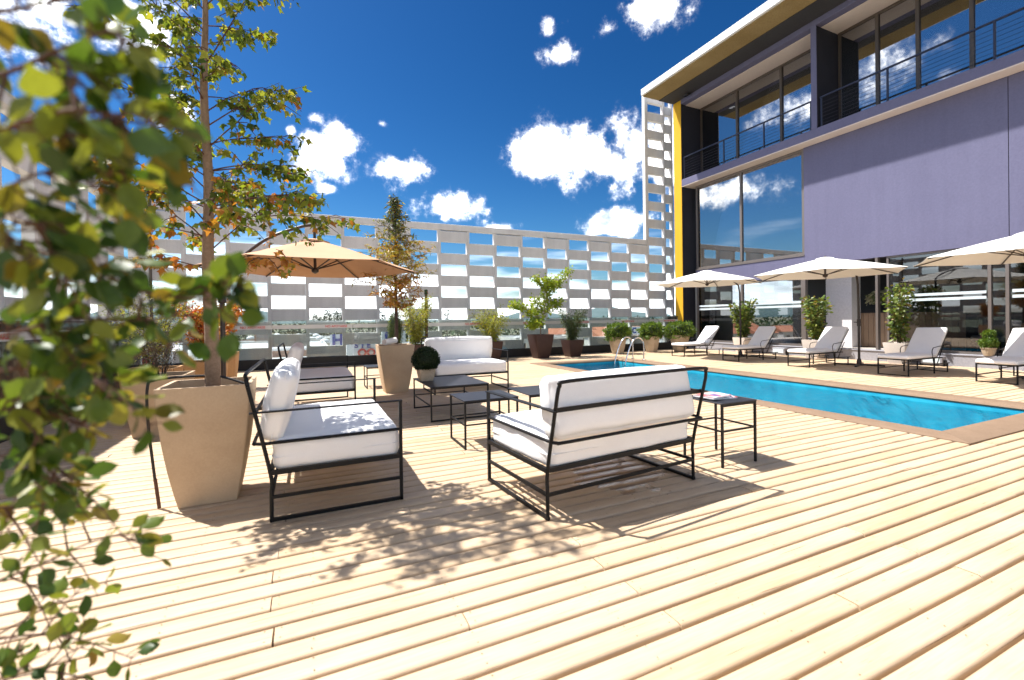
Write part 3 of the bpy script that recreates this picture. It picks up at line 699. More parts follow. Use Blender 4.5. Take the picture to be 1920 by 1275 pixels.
window(YE, 2.69, 7.115, 10.265, XG, [1.2], 'frame_bronze', 'coated_glass', .07)
def rail(y0, y1, yposts):
    r_ = MB(); r_.bar((.10, y0, 8.04), (.10, y1, 8.04), .05, .04); rr = r_.build('handrail', 'rail_metal', bld)
    for yp in yposts: MB().box(.08, .12, yp-.02, yp+.02, 7.112, 8.02).build('rail_post', 'rail_metal', rr)
    for k_ in range(7):
        MB().tube([(.10, y0, 7.22+.108*k_), (.10, y1, 7.22+.108*k_)], .005, 6).build('cable', 'rail_metal', rr)
rail(8.93, 14.2, [14.17, 12.2, 10.55, 8.95]); rail(2.92, 8.67, [8.63, 6.9, 4.8, 2.95])

# ------------------------------------------------------------------ town beyond the terrace
def onY(px, py, Y): d = ray(px, py); return CAM+d*(Y/d.y)
def simple_building(name, label, x0, x1, y0, y1, ztop, wallm, roofm, nwin=4, gable=False, group=None, cat='building'):
    t = thing(name, label, cat, ((x0+x1)/2, (y0+y1)/2, -12), 0, group); w_, d_ = (x1-x0)/2, (y1-y0)/2; h = ztop+12
    MB().box(-w_, w_, -d_, d_, 0, h).build('wall', wallm, t)
    if gable:
        MB().add
        mb = MB(); rh = min(d_, 5)*.45; e = .4
        mb.add([(-w_-e, -d_-e, h-.1), (w_+e, -d_-e, h-.1), (w_+e, d_+e, h-.1), (-w_-e, d_+e, h-.1), (-w_-e, 0, h+rh), (w_+e, 0, h+rh)], [(0, 1, 5, 4), (2, 3, 4, 5), (0, 4, 3), (1, 2, 5), (3, 2, 1, 0)])
        mb.build('roof', roofm, t)
    else:
        MB().box(-w_+.3, w_-.3, -d_+.3, d_-.3, h+.01, h+.06).build('roof', roofm, t)
        for q in ((-w_, w_, -d_, -d_+.28), (-w_, w_, d_-.28, d_), (-w_, -w_+.28, -d_+.29, d_-.29), (w_-.28, w_, -d_+.29, d_-.29)):
            MB().box(*q, h+.002, h+.45).build('parapet', wallm, t)
    for k_ in range(nwin):
        x = -w_+(k_+.5)*2*w_/nwin
        for zz in (h-2.6, h-5.8):
            fr = MB().box(x-.8, x+.8, -d_-.06, -d_+.02, zz, zz+1.4).build('window', 'frame_bronze', t)
            MB().box(x-.7, x+.7, -d_-.09, -d_-.065, zz+.1, zz+1.3).build('pane', 'interior_dark', fr)
    return t
simple_building('store_building', 'wide white flat-roofed store with skylight domes seen through the screen', -75, 3, 34, 112, -3.0, 'wall_far', 'roof_far', 6)
p0 = ground(588, 632, -2.9)
dome0 = None
for k_, (px, py) in enumerate(((593, 631), (600, 636), (609, 643), (586, 627), (560, 631), (470, 636), (520, 630), (440, 628))):
    p = ground(px, py, -2.94)
    mb = MB(); mb.lathe([(1.0, 0), (1.0, .25), (.95, .45), (.75, .7), (.4, .88), (.02, .95)], 16)
    o = mb.build('skylight_dome', 'white_sign', None, True, 1.2, p)
    tag(o, 'white skylight dome on the flat white store roof', 'skylight', 'skylight domes on the store roof')
p = ground(493, 641, -2.94)
v_ = thing('roof_vent', 'brown brick vent housing on the flat white store roof', 'vent', p)
MB().box(-1.6, 1.6, -1.2, 1.2, 0, 2.0).build('housing', 'brick_far', v_); MB().box(-1.75, 1.75, -1.35, 1.35, 2.001, 2.2).build('lid', 'roof_far_grey', v_)
for k_ in range(5): MB().box(-1.2, 1.2, -1.26, -1.203, .3+k_*.3, .45+k_*.3).build('louvre', 'roof_far_grey', v_)
p = ground(545, 668, -2.94)
v_ = thing('roof_vent', 'long low brick upstand under a curved sheet-metal hood on the store roof', 'vent', p)
MB().box(-3, 3, -1, 1, 0, .8).build('housing', 'brick_far', v_)
mb = MB(); mb.loft([[(x, -1.1*math.cos(R(180*j/8)), .80+.55*math.sin(R(180*j/8))) for j in range(9)] for x in (-2.8, 2.8)]); mb.build('hood', 'roof_far', v_, True, .6)
def signboard(px0, px1, py0, py1, Y, label, letters):
    a = onY(px0, py1, Y); b_ = onY(px1, py0, Y); zb_ = min(a.z, b_.z); zt = max(a.z, b_.z)
    t = thing('store_sign', label, 'sign', ((a.x+b_.x)/2, Y, zb_)); w_ = (b_.x-a.x)/2; h = zt-zb_
    MB().box(-w_, w_, 0, .3, 0, h).build('board', 'white_sign', t)
    for k_ in (-.7, .7): MB().box(w_*k_-.1, w_*k_+.1, .32, .5, -12-zb_, h*.5).build('leg', 'roof_far_grey', t)
    for (txt, sz, u, v, mt) in letters:
        me_ = textmesh(txt, sz*h, 'letter', .06, .045); me_.materials.append(M[mt]); o = link('letter', me_, t, (u*w_, -.08, v*h)); o.rotation_euler = (R(90), 0, 0)
    return t
signboard(619, 647, 627, 650, 60, 'white board with a large blue H standing past the store roof', [('H', 1.25, 0, .5, 'blue_sign')])
signboard(716, 760, 616, 644, 60, 'white board with a large blue C standing behind the tall square planter', [('C', 1.15, -.25, .5, 'blue_sign')])
signboard(650, 709, 644, 668, 42, 'white board with blue letters above two red letters past the far kerb', [('S T E', .62, 0, .88, 'blue_sign'), ('OO', .9, .25, .22, 'red_sign')])
signboard(1184, 1206, 612, 628, 95, 'small white board with a blue swirl and lines behind the stone pots', [('C', .9, -.55, .5, 'blue_sign'), ('=', .6, .3, .5, 'blue_sign')])
bl = [(8, 26, 95, 112, -4.2, 'wall_far', 'roof_far', 0), (30, 48, 100, 122, -4.6, 'wall_far', 'roof_far_grey', 0), (52, 74, 112, 130, -4.0, 'wall_far', 'roof_far', 0), (20, 40, 62, 78, -5.6, 'wall_far', 'roof_far', 0), (46, 62, 66, 84, -5.2, 'wall_far', 'roof_far', 0), (70, 92, 70, 92, -4.6, 'wall_far', 'roof_far_grey', 0),
      (-40, -12, 150, 170, -4.4, 'brick_far', 'roof_far_grey', 0), (-6, 22, 150, 172, -3.8, 'wall_far', 'roof_far', 0), (-110, -84, 60, 90, -4.0, 'wall_far', 'roof_far', 0), (-60, -30, 10, 28, -5, 'wall_far', 'roof_far_grey', 0), (-95, -66, 12, 40, -4.5, 'brick_far', 'roof_far', 0)]
for q in bl:
    simple_building('far_building', 'pale flat-roofed building of the town below the terrace', *q[:7], nwin=5, group='flat-roofed buildings of the town')
for k_ in range(14):
    x = 78+k_ % 7*13+rng.normal()*2; yy = 100+(k_//7)*24+rng.normal()*3; zt = -3.6+.7*(k_//7)+rng.normal()*.3
    simple_building('house', 'small house with a red tiled gable roof past the stone pots', x-4.5, x+4.5, yy-4, yy+4, zt, 'wall_far', 'tile_far', 2, True, 'red tiled houses past the terrace', 'house')
def far_tree(p, h, wd, mat='leaf_far', n=420, name='far_tree', label=None, group=None, conic=False):
    t = thing(name, label, 'tree', p, rng.uniform(0, 6), group)
    MB().tube([(0, 0, -.3), (0, 0, h*.75)], [wd*.06, wd*.02], 6).build('trunk', 'bark_dark', t)
    u = rng.uniform(0, 1, n); th = rng.uniform(0, 2*np.pi, n); rr = np.sqrt(rng.uniform(0, 1, n))
    if conic: zz = .1+.9*u; rad = wd/2*(1-u)**.8*(.75+.25*np.sin(u*26))
    else: zz = .25+.75*u; rad = wd/2*np.sqrt(np.maximum(0, 1-(2*u-1)**2))*(.7+.3*np.sin(th*3+u*7))
    pos = np.stack([rr*rad*np.cos(th), rr*rad*np.sin(th), zz*h], 1)
    leaves('crown', pos, rng.normal(size=(n, 3)), rng.uniform(.5, 1.2, n)*wd*.13, DIAM, mat, t)
for k_ in range(16):                                  # dark pines on the rise past the store
    px = 586+k_*3.9+rng.normal()*1.0; Yd = 300+rng.uniform(-30, 40); q = onY(px, 603, Yd)
    far_tree((q.x, q.y, -6), 14+rng.uniform(-5, 3)+(3 if k_ > 6 else -3), 6.5, 'leaf_far', 260, 'pine_tree', 'dark green pine in the grove past the store roof', 'pines past the store', k_ % 3 == 0)
for px, Yd, h in ((705, 280, 13), (712, 280, 14), (720, 290, 12), (838, 250, 14), (600, 240, 9), (1132, 330, 10), (1142, 330, 11), (1218, 320, 12), (1226, 320, 11), (1196, 340, 10)):
    q = onY(px, 603, Yd); far_tree((q.x, q.y, -6), h, h*.55, 'leaf_far', 260, 'round_tree', 'single dark tree rising over the town roofs', 'trees among the town roofs')
# the far wood and gardens between the roofs: nobody could count these
P_ = []; S_ = []
for k_ in range(9000):
    a = rng.uniform(az_of(-300), az_of(1500)); d_ = 170+rng.uniform(0, 1)**1.4*900
    P_.append((math.sin(a)*d_, math.cos(a)*d_, -12+rng.uniform(0, 1)*(6.5+d_*.006))); S_.append(rng.uniform(1.5, 3.4)*(1+d_/900))
tag(leaves('far_wood', P_, rng.normal(size=(len(P_), 3)), S_, DIAM, 'leaf_far'), 'dark belt of trees along the horizon beyond the town roofs', 'trees', None, 'stuff')

# ================================================================== FURNITURE
BMW = .022
# ------------------------------------------------------------------ sofas: local x = length, y = 0 at the back legs, y = SD at the front
SL, SD = 1.41, .84
def make_sofa(label, loc, rz, seed, top=.97):
    t = thing('sofa', label, 'sofa', loc, rz)
    hx = SL/2
    for s in (-1, 1):
        x = s*hx
        f = MB(); f.bar((x, SD, -.002), (x, SD, .72), BMW); f.bar((x, -.012, .011), (x, SD+.011, .011), BMW); f.bar((x, 0, .16), (x, SD, .16), .02)
        f.bar((x, 0, .32), (x, SD, .32), .026, .03); f.build('side_frame', 'black_metal', t)
        # rear post leans back and bends into the top rail
        MB().tube(catmull([(x, 0, -.002), (x, 0, .18), (x, -.006, .33), (x, -.125, top-.08)], 6), .0125, 8).build('back_post', 'black_metal', t, True, 1)
        # flat armrest
        a = MB(); pts = catmull([(x, SD+.012, .722), (x, SD*.55, .722), (x+s*.004, .02, .722), (x+s*.012, -.12, .722)], 6)
        for p, q in zip(pts[:-1], pts[1:]): a.bar(p, q, .042, .008)
        a.build('armrest', 'black_metal', t)
        MB().bar((x, SD, .16), (x*.45, SD*.5, .165), .016).build('brace', 'black_metal', t) if False else None
    MB().tube(catmull([(-hx, -.125, top-.08), (-hx+.012, -.135, top-.025), (-hx+.07, -.14, top), (0, -.14, top+.002), (hx-.07, -.14, top), (hx-.012, -.135, top-.025), (hx, -.125, top-.08)], 6), .0125, 8).build('top_rail', 'black_metal', t, True, 1)
    MB().bar((-hx, -.082, .722), (hx, -.082, .722), .008, .03).build('back_slat', 'black_metal', t)
    # low rail that wraps round the back
    lr = catmull([(hx, SD, .515), (hx, .1, .515), (hx, -.02, .515), (hx-.02, -.085, .515), (hx-.09, -.10, .515), (0, -.10, .515), (-hx+.09, -.10, .515), (-hx+.02, -.085, .515), (-hx, -.02, .515), (-hx, .1, .515), (-hx, SD, .515)], 5)
    MB().tube(lr, .0115, 8).build('wrap_rail', 'black_metal', t, True, 1)
    sf = MB()
    for y in (0, SD): sf.bar((-hx, y, .32), (hx, y, .32), .026, .03)
    for k_ in range(5): sf.bar((-hx+.14+k_*.28, 0, .318), (-hx+.14+k_*.28, SD, .318), .03, .008)
    sf.build('seat_frame', 'black_metal', t)
    st = MB(); st.bar((-hx, 0, .16), (hx, 0, .16), .02); st.build('stretcher', 'black_metal', t)
    sc_ = link('seat_cushion', cushion_mesh('seat_cushion', SL-.04, SD-.015, .215, 'fabric', .02, .045, .007, seed, 16, -.1), t, (0, SD/2+.002, .316))
    link('piping', seam_mesh('piping', SL-.030, SD-.006, .095), sc_)
    bc = link('back_cushion', cushion_mesh('back_cushion', SL-.05, .47-(.97-top), .15, 'fabric', .03, .055, .007, seed+3, 18), t, (0, .055, .735))
    bc.rotation_euler = (R(77), 0, 0); bc.location = (0, .118, .725-(.97-top)*.5)
    link('piping', seam_mesh('piping', SL-.04, .48-(.97-top), .075), bc)
    return t
make_sofa('white cushioned black-framed sofa beside the tall tree planter, leaf shadows on its seat', (-.235, 3.33+SL/2, 0), R(-90), 1)
make_sofa('white cushioned black-framed sofa next to the magazine table, seen from its back', (2.10, 2.62, 0), R(5.2), 11, .91)
make_sofa('white cushioned black-framed sofa wholly in the tan umbrella shade, behind the leaf-dappled sofa', (-.235, 6.85+SL/2, 0), R(-90), 21)
make_sofa('white cushioned black-framed sofa facing the coffee tables behind the clipped ball bush', (2.72, 8.59, 0), R(180), 31)

# ------------------------------------------------------------------ black metal tables
def make_table(label, x0, x1, y0, y1, h, floor_rails, stretch=.17, lw=.018, rz=0):
    cx, cy = (x0+x1)/2, (y0+y1)/2; w_, d_ = (x1-x0)/2, (y1-y0)/2
    t = thing('table', label, 'table', (cx, cy, 0), rz)
    MB().rbox(-w_-.004, w_+.004, -d_-.004, d_+.004, h-.012, h, .003, 1).build('tabletop', 'table_metal', t)
    for sy in (-1, 1): MB().bar((-w_+.01, sy*(d_-.01), h-.024), (w_-.01, sy*(d_-.01), h-.024), .018).build('apron', 'black_metal', t)
    for sx in (-1, 1):
        for sy in (-1, 1): MB().bar((sx*(w_-.009), sy*(d_-.009), -.002), (sx*(w_-.009), sy*(d_-.009), h-.012), lw).build('leg', 'black_metal', t)
    st = MB()
    for sx in (-1, 1): st.bar((sx*(w_-.009), -d_+.018, stretch), (sx*(w_-.009), d_-.018, stretch), .014)
    st.bar((-w_+.018, d_-.009, stretch), (w_-.018, d_-.009, stretch), .014)
    st.bar((-w_+.018, -d_+.009, stretch), (w_-.018, -d_+.009, stretch), .014)
    st.build('stretcher', 'black_metal', t)
    if floor_rails:
        for sx in (-1, 1): MB().bar((sx*(w_-.009), -d_+.01, .008), (sx*(w_-.009), d_-.01, .008), .018).build('floor_rail', 'black_metal', t)
    return t
t1 = make_table('large low black metal coffee table carrying the clipped ball bush', 1.42, 2.22, 5.68, 6.72, .45, False, .20)
fr = MB()
for yy in (-.51, .51): fr.bar((-.38, yy, .008), (.38, yy, .008), .018)
fr.build('floor_rail', 'black_metal', t1)
make_table('bare small black metal table between the big coffee table and the back-turned sofa', 1.42, 2.02, 4.31, 4.82, .49, True, .24)
make_table('bare low black metal table half hidden by the top of the back-turned sofa', 2.40, 2.98, 4.80, 5.45, .40, False, .02)
make_table('black metal side table with magazines on it', 3.23, 3.66, 2.765, 3.21, .555, False, .31)
make_table('small black metal table half hidden behind the tall square planter near the middle', 1.02, 1.5, 9.1, 9.6, .42, True, .2)
# magazines
def magazine(label, loc, rz, mat, w_=.21, d_=.28, h=.012):
    t = thing('magazine', label, 'magazine', loc, rz)
    MB().box(-w_/2+.002, w_/2-.003, -d_/2+.002, d_/2-.002, .001, h-.001).build('pages', 'white_sign', t)
    mb = MB(); n = 8; rg = []
    for i in range(n+1):
        x = -w_/2+w_*i/n; z = h+.006*math.sin(math.pi*i/n)*(i/n); rg.append([(x, -d_/2, z), (x, d_/2, z), (x, d_/2, z+.0012), (x, -d_/2, z+.0012)])
    mb.loft(rg); mb.build('cover', mat, t, True, .8)
magazine('magazine with a grey cover at the bottom of the stack on the side table', (3.44, 3.01, .5555), R(80), 'magazine_cover_back', .22, .29, .012)
magazine('glossy red and white magazine on top of the stack on the side table', (3.38, 3.0, .5715), R(98), 'magazine_cover', .21, .28, .014)

# ------------------------------------------------------------------ loungers: local x = 0 foot .. 1.9 head, y across
def make_lounger():
    t = thing('sun_lounger', '', 'sun lounger'); W = .275
    for s in (-1, 1):
        y = s*W
        f = MB(); f.bar((0, y, .34), (1.38, y, .34), .022, .026); f.build('side_rail', 'black_metal', t)
        MB().bar((.01, y, -.002), (.01, y, .33), .022).build('leg', 'black_metal', t)
        MB().bar((1.05, y, -.002), (1.05, y, .33), .022).build('leg', 'black_metal', t)
        MB().bar((1.62, y, -.002), (1.62, y, .20), .020).build('leg', 'black_metal', t)
        b_ = MB(); b_.bar((.01, y, .13), (1.05, y, .13), .016); b_.bar((1.05, y, .2), (1.72, y, .2), .018); b_.build('stretcher', 'black_metal', t)
        MB().tube(catmull([(1.02, y+s*.012, .16), (.93, y+s*.014, .45), (.97, y+s*.014, .555), (1.06, y+s*.014, .575), (1.38, y+s*.014, .60)], 5), .008, 6).build('arm', 'black_metal', t, True, 1)
        MB().bar((1.25, y*.9, .21), (1.52, y*.9, .60), .014).build('back_prop', 'black_metal', t)
        MB().bar((1.14, y, .345), (1.66, y, .93), .018).build('back_rail', 'black_metal', t)
    for x_, z_, w_ in ((.01, .34, .022), (.01, .010, .018), (1.62, .010, .018), (1.05, .13, .016)): MB().bar((x_, -W, z_), (x_, W, z_), w_).build('cross_bar', 'black_metal', t)
    for k_ in range(7): MB().bar((.14+k_*.15, -W, .345), (.14+k_*.15, W, .345), .03, .006).build('slat', 'black_metal', t)
    link('seat_pad', cushion_mesh('seat_pad', 1.2, .57, .085, 'fabric', .008, .03, .004, 2, 10), t, (.575, 0, .352))
    bp = link('back_pad', cushion_mesh('back_pad', .80, .57, .085, 'fabric', .010, .03, .005, 6, 10), t, (0, 0, 0))
    ang = math.atan2(.93-.345, 1.66-1.14); bp.rotation_euler = (0, -ang, 0); bp.location = (1.14+.40*math.cos(ang)-.0*math.sin(ang), 0, .355+.40*math.sin(ang))
    return t
lg = make_lounger()
lspots = [(11.36, 11.48, 'white padded sun lounger next to the stone pots, before the framed picture'), (11.40, 9.44, 'white padded sun lounger standing over the base of the umbrella by the leafy bush'),
          (11.42, 7.43, 'white padded sun lounger before the open doorway and its white inner wall'), (11.46, 5.41, 'white padded sun lounger before the boarded bar and the tall sparse bush'), (11.66, 3.88, 'white padded sun lounger beside the small pot with the round tufted plant')]
for i, (x, y, lab) in enumerate(lspots):
    o = lg if i == 0 else copy_tree(lg)
    o.location = (x, y, 0); o['label'] = lab; o['group'] = 'sun loungers in a row along the pool'

# ------------------------------------------------------------------ umbrellas
def hex_canopy(mat, rad, drop, valance=.0, vent=.22, sag=.05, rot=0, n=6, seg=8):
    mb = MB(); rings = []
    for i in range(seg+1):
        f = i/seg; ring = []
        for j in range(n*6):
            a = 2*math.pi*j/(n*6)+rot; u = (j % 6)/6; e = 4*u*(1-u)
            poly = math.cos(math.pi/n)/math.cos((2*math.pi*u/n)-math.pi/n)
            r = rad*max(f, .02)*(poly*(1-.02*e*f)+0); z = -drop*f**1.12 - sag*e*math.sin(math.pi*min(1, f*.9))*.6
            ring.append((r*math.cos(a), r*math.sin(a), z))
        rings.append(ring)
    inner = [[(x*.998, y*.998, z-.006) for x, y, z in rg] for rg in rings]
    mb.loft(rings+[rings[-1]]+inner[::-1], False, False)
    return mb
def umbrella_top(t, mat, rad, drop, apex, cx, cy, metal, rot=0, hubdrop=.30):
    cn = hex_canopy(mat, rad, drop, rot=rot).build('canopy', mat, t, True, 1.0, (cx, cy, apex))
    cap = MB(); cap.loft([[(r*math.cos(R(60*j)+rot), r*math.sin(R(60*j)+rot), z) for j in range(6)] for r, z in ((.22, -.055), (.215, -.03), (.13, -.005), (.02, .012))], True, True)
    cap.build('vent_cap', mat, cn, True, .5, (0, 0, .012))
    for j in range(6):
        a = R(60*j)+rot; e = Vector((math.cos(a), math.sin(a), 0))
        c = Vector((cx, cy, apex))
        MB().bar(c+e*.05-Vector((0, 0, .035)), c+e*(rad*.985)-Vector((0, 0, drop+.022)), .014, .02).build('rib', metal, t)
        MB().bar(c-Vector((0, 0, hubdrop)), c+e*(rad*.46)-Vector((0, 0, drop*.42+.04)), .012, .018).build('strut', metal, t)
    MB().tube([(cx, cy, apex+.05), (cx, cy, apex-hubdrop)], .022, 10).build('mast', metal, t)
    MB().lathe([(.012, -.06), (.05, -.035), (.055, .0), (.03, .03)], 12, (cx, cy, apex-hubdrop)).build('hub', metal, t, True, .8)
def cross_base(t, x, y, metal, L=.5, rot=0):
    mb = MB()
    for j in range(4):
        a = R(90*j)+rot; mb.bar((x+.03*math.cos(a), y+.03*math.sin(a), .022), (x+L*math.cos(a), y+L*math.sin(a), .020), .05, .04)
    mb.build('base', metal, t)
    MB().lathe([(.055, .02), (.055, .10), (.042, .16), (.03, .18)], 12, (x, y, 0)).build('collar', metal, t, True, .8)
def white_umbrella(label, px_, py_, cx, cy, dz=0):
    t = thing('umbrella', label, 'umbrella', (px_, py_, 0), 0, 'white umbrellas behind the sun loungers')
    cross_base(t, 0, 0, 'dark_brown_metal', .52, R(20))
    MB().tube([(0, 0, .02), (0, 0, 1.3), (-.02, 0, 2.1), (-.05, .02, 2.36)], [.028, .027, .025, .024], 10).build('pole', 'dark_brown_metal', t, True, 1)
    MB().bar((-.02, -.05, 1.12), (-.02, .10, 1.12), .02).tube([(0, 0, 1.02), (0, 0, 1.2)], .04, 10).build('crank', 'dark_brown_metal', t, True, .7)
    MB().tube(catmull([(-.04, .02, 2.33), (-.25, .02, 2.45), ((cx-px_)*.55, (cy-py_)*.5, 2.60+dz), (cx-px_, cy-py_, 2.68+dz)], 6), .02, 8).build('arm', 'dark_brown_metal', t, True, 1)
    umbrella_top(t, 'canvas_white', 1.68, .40, 2.72+dz, cx-px_, cy-py_, 'dark_brown_metal', R(90), .42)
white_umbrella('white umbrella next to the yellow column, over the loungers by the stone pots', 13.0, 10.37, 11.6, 10.45, .06)
white_umbrella('white umbrella before the open doorway, on a cross base between two loungers', 13.0, 6.87, 11.6, 6.86)
white_umbrella('white umbrella over the lounger beside the small tufted pot plant', 13.0, 3.42, 11.6, 3.42)
tu = thing('umbrella', 'large tan cantilever umbrella with a dark post beside the shaded sofa', 'umbrella', (-1.12, 7.6, 0))
cross_base(tu, 0, 0, 'dark_brown_metal', .62, R(15))
MB().tube([(0, 0, .02), (0, 0, 2.15)], .032, 12).build('post', 'dark_brown_metal', tu, True, .8)
ua = MB(); ua.tube(catmull([(-.10, 0, 1.72), (.12, 0, 2.12), (.55, 0, 2.54), (1.0, 0, 2.76), (1.23, 0, 2.82)], 6), .024, 8); ua.build('arm', 'dark_brown_metal', tu, True, 1)
MB().rbox(-.05, .05, -.045, .045, 1.60, 1.78, .01, 1).bar((-.05, 0, 1.69), (-.13, 0, 1.72), .04).build('slider', 'dark_brown_metal', tu)
MB().tube([(1.23, 0, 2.84), (1.23, 0, 2.6)], .022, 8).build('hanger', 'dark_brown_metal', tu)
umbrella_top(tu, 'canvas_tan', 1.56, .44, 2.58, 1.23, 0, 'dark_brown_metal', 0, .46)

# ------------------------------------------------------------------ pool ladder
ld_ = thing('pool_ladder', 'curved stainless steel handrails of the pool ladder', 'ladder', (9.1, 11.3, 0))
for k_, yy in enumerate((-.26, .26)):
    MB().tube(catmull([(.42, yy, -.002), (.42, yy, .42), (.38, yy, .60), (.24, yy, .70), (.06, yy, .66), (-.10, yy, .45), (-.26, yy, .05), (-.32, yy, -.25), (-.33, yy, -.9)], 6), .021, 12).build('handrail', 'steel', ld_, True, 1)
    MB().lathe([(.06, .002), (.06, .012), (.03, .03)], 14, (.42, yy, 0)).build('floor_flange', 'steel', ld_, True, .6)
for zz in (-.35, -.62): MB().box(-.37, -.29, -.26, .26, zz, zz+.03).build('rung', 'steel', ld_)

# ================================================================== PLANTERS AND PLANTS
def sq_ring(w_, z, r=.03, seg=3):
    pts = []
    for cx, cy, a0 in ((w_-r, w_-r, 0), (-w_+r, w_-r, 90), (-w_+r, -w_+r, 180), (w_-r, -w_+r, 270)):
        for j in range(seg+1):
            a = R(a0+90*j/seg); pts.append((cx+r*math.cos(a), cy+r*math.sin(a), z))
    return pts
def square_pot(parent, mat, wt, wb, h, wall=.03, curve=.3, soil=.07, z0=0, name='pot'):
    """tapering square pot with slightly bellied sides"""
    rings = []; n = 9
    for i in range(n+1):
        f = i/n; rings.append(sq_ring(wb+(wt-wb)*(f+curve*f*(1-f)*1.6), z0+h*f, .012+.01*f))
    ins = [sq_ring(wt-wall, z0+h, .012), sq_ring((wt-wall)*.96, z0+h-soil-.06, .012)]
    o = MB().loft(rings+ins, True, False).build(name, mat, parent, True, .5)
    MB().loft([sq_ring(wt-wall-.004, z0+h-soil-.03), sq_ring((wt-wall)*.98, z0+h-soil)], True, True).build('soil', 'soil', parent)
    return o
def round_pot(parent, mat, rt, rb, h, soil=.05, z0=0, n=20, lip=.015):
    prof = [(rb, 0), (rb+(rt-rb)*.5+.012, h*.5), (rt, h*.88), (rt+lip, h*.90), (rt+lip, h), (rt-.025, h), (rt-.03, h-soil-.03)]
    MB().lathe(prof, n, (0, 0, z0), False).add([(rb*math.cos(2*math.pi*j/n), rb*math.sin(2*math.pi*j/n), z0) for j in range(n)], [tuple(range(n-1, -1, -1))])
    mb = MB(); mb.lathe(prof, n, (0, 0, z0), False); mb.add([(rb*math.cos(2*math.pi*j/n), rb*math.sin(2*math.pi*j/n), z0) for j in range(n)], [tuple(range(n-1, -1, -1))])
    mb.build('pot', mat, parent, True, .6)
    MB().lathe([(rt-.032, h-soil-.02), (rt-.032, h-soil)], n, (0, 0, z0)).build('soil', 'soil', parent)

# ------------------------------------------------------------------ tall tree in the near planter
pl1 = thing('planter', 'tall tapering beige concrete planter holding the tall slender tree beside the sofa', 'planter', (-.68, 4.04, 0), R(1))
square_pot(pl1, 'concrete_pot', .285, .18, .86, .028, .42, .09)
hz = thing('hose', 'black hose hooked over the rim of the near tall planter', 'hose', (-.95, 3.95, 0))
MB().tube(catmull([(-.03, -.02, .002), (-.055, -.02, .25), (-.085, -.02, .62), (-.085, -.02, .86), (-.05, .0, .905), (.10, .06, .915), (.32, .10, .90), (.50, .05, .84)], 6), .0095, 8).build('tube', 'black_rubber', hz, True, 1)
MB().tube([(-.0285, -.02, .0), (-.05, -.02, .21)], .0115, 8).build('spike', 'twig', hz, True, 1)
tr1 = thing('tree', 'tall slender tree with lobed leaves turning orange low down, in the near concrete planter', 'tree', (-.665, 4.05, .76))
trunk_pts = [(0, 0, 0), (-.005, .0, .5), (-.02, 0, 1.0), (-.01, .01, 1.6), (-.03, .01, 2.3), (-.01, .0, 2.9), (-.02, .0, 3.4), (0, 0, 3.75)]
MB().tube(catmull(trunk_pts, 5), [.054-.049*(i/35) for i in range(36)], 12).build('trunk', 'bark', tr1, True, 1)
def trunk_at(z): 
    for a, b_ in zip(trunk_pts[:-1], trunk_pts[1:]):
        if a[2] <= z <= b_[2]: return Vector(a).lerp(Vector(b_), (z-a[2])/(b_[2]-a[2]))
    return Vector(trunk_pts[-1])
lp = []; lo = []
def gum_branch(z, a, L, rise, tw, autumn, dens=1.0):
    p0_ = trunk_at(z); d = Vector((math.cos(a), math.sin(a), 0)); pts = []
    for i in range(7):
        f = i/6; pts.append(p0_+d*(L*f)+Vector((rng.normal()*.012*f*3, rng.normal()*.012*f*3, L*rise*f-L*.28*f*f)))
    tw.tube(pts, [.0065*(1-.8*i/6)*(.6+L*.5) for i in range(7)], 5)
    subs = [pts]
    for i in range(2, 6):
        for _ in range(2 if L > .4 else 1):
            s = Vector((rng.normal()*.7, rng.normal()*.7, rng.uniform(-.4, .5)))+d*.7; s.normalize(); sl = L*rng.uniform(.18, .38)
            sp = [pts[i], pts[i]+s*sl*.5, pts[i]+s*sl+Vector((0, 0, -sl*.25))]; tw.tube(sp, [.004, .003, .002], 4); subs.append(sp)
    for sp in subs:
        tot = sum((q-p).length for p, q in zip(sp[:-1], sp[1:]))
        for _ in range(max(3, int(tot*44*dens))):
            f = rng.uniform(.08, 1)**.8*(len(sp)-1); i = min(int(f), len(sp)-2); p = sp[i].lerp(sp[i+1], f-i)
            st_ = Vector((rng.normal(), rng.normal(), rng.normal()*.5-.5)).normalized()*rng.uniform(.012, .05)
            dr = Vector((rng.normal()*.65+d.x*.35, rng.normal()*.65+d.y*.35, -1.0+rng.normal()*.35))
            (lo if rng.uniform() < autumn else lp).append((p+st_, dr, rng.uniform(.042, .075)))
tw = MB(); z = 1.08; a = .3
while z < 3.6:
    f = (z-1.08)/2.6
    L = (.70-.22*f)*rng.uniform(.45, 1.1)
    autumn = (.34 if z < 1.65 else .06) if z < 2.0 else .01
    gum_branch(z, a, L, rng.uniform(.35, 1.25), tw, autumn, .72)
    a += 2.4+rng.normal()*.6; z += rng.uniform(.035, .065)
for (z, a, L, au) in ((.98, -.12, .62, .95), (1.30, .0, .92, .12), (1.42, -.35, .86, .12), (1.5, .3, .80, .15), (1.2, 2.8, .75, .6), (1.42, 3.3, .7, .6), (.95, 3.6, .5, .9), (1.7, .1, .7, .12), (1.9, -.3, .66, .08)):
    gum_branch(z, a, L, .36, tw, au, .8)
tw.build('branches', 'twig', tr1, True, 1)
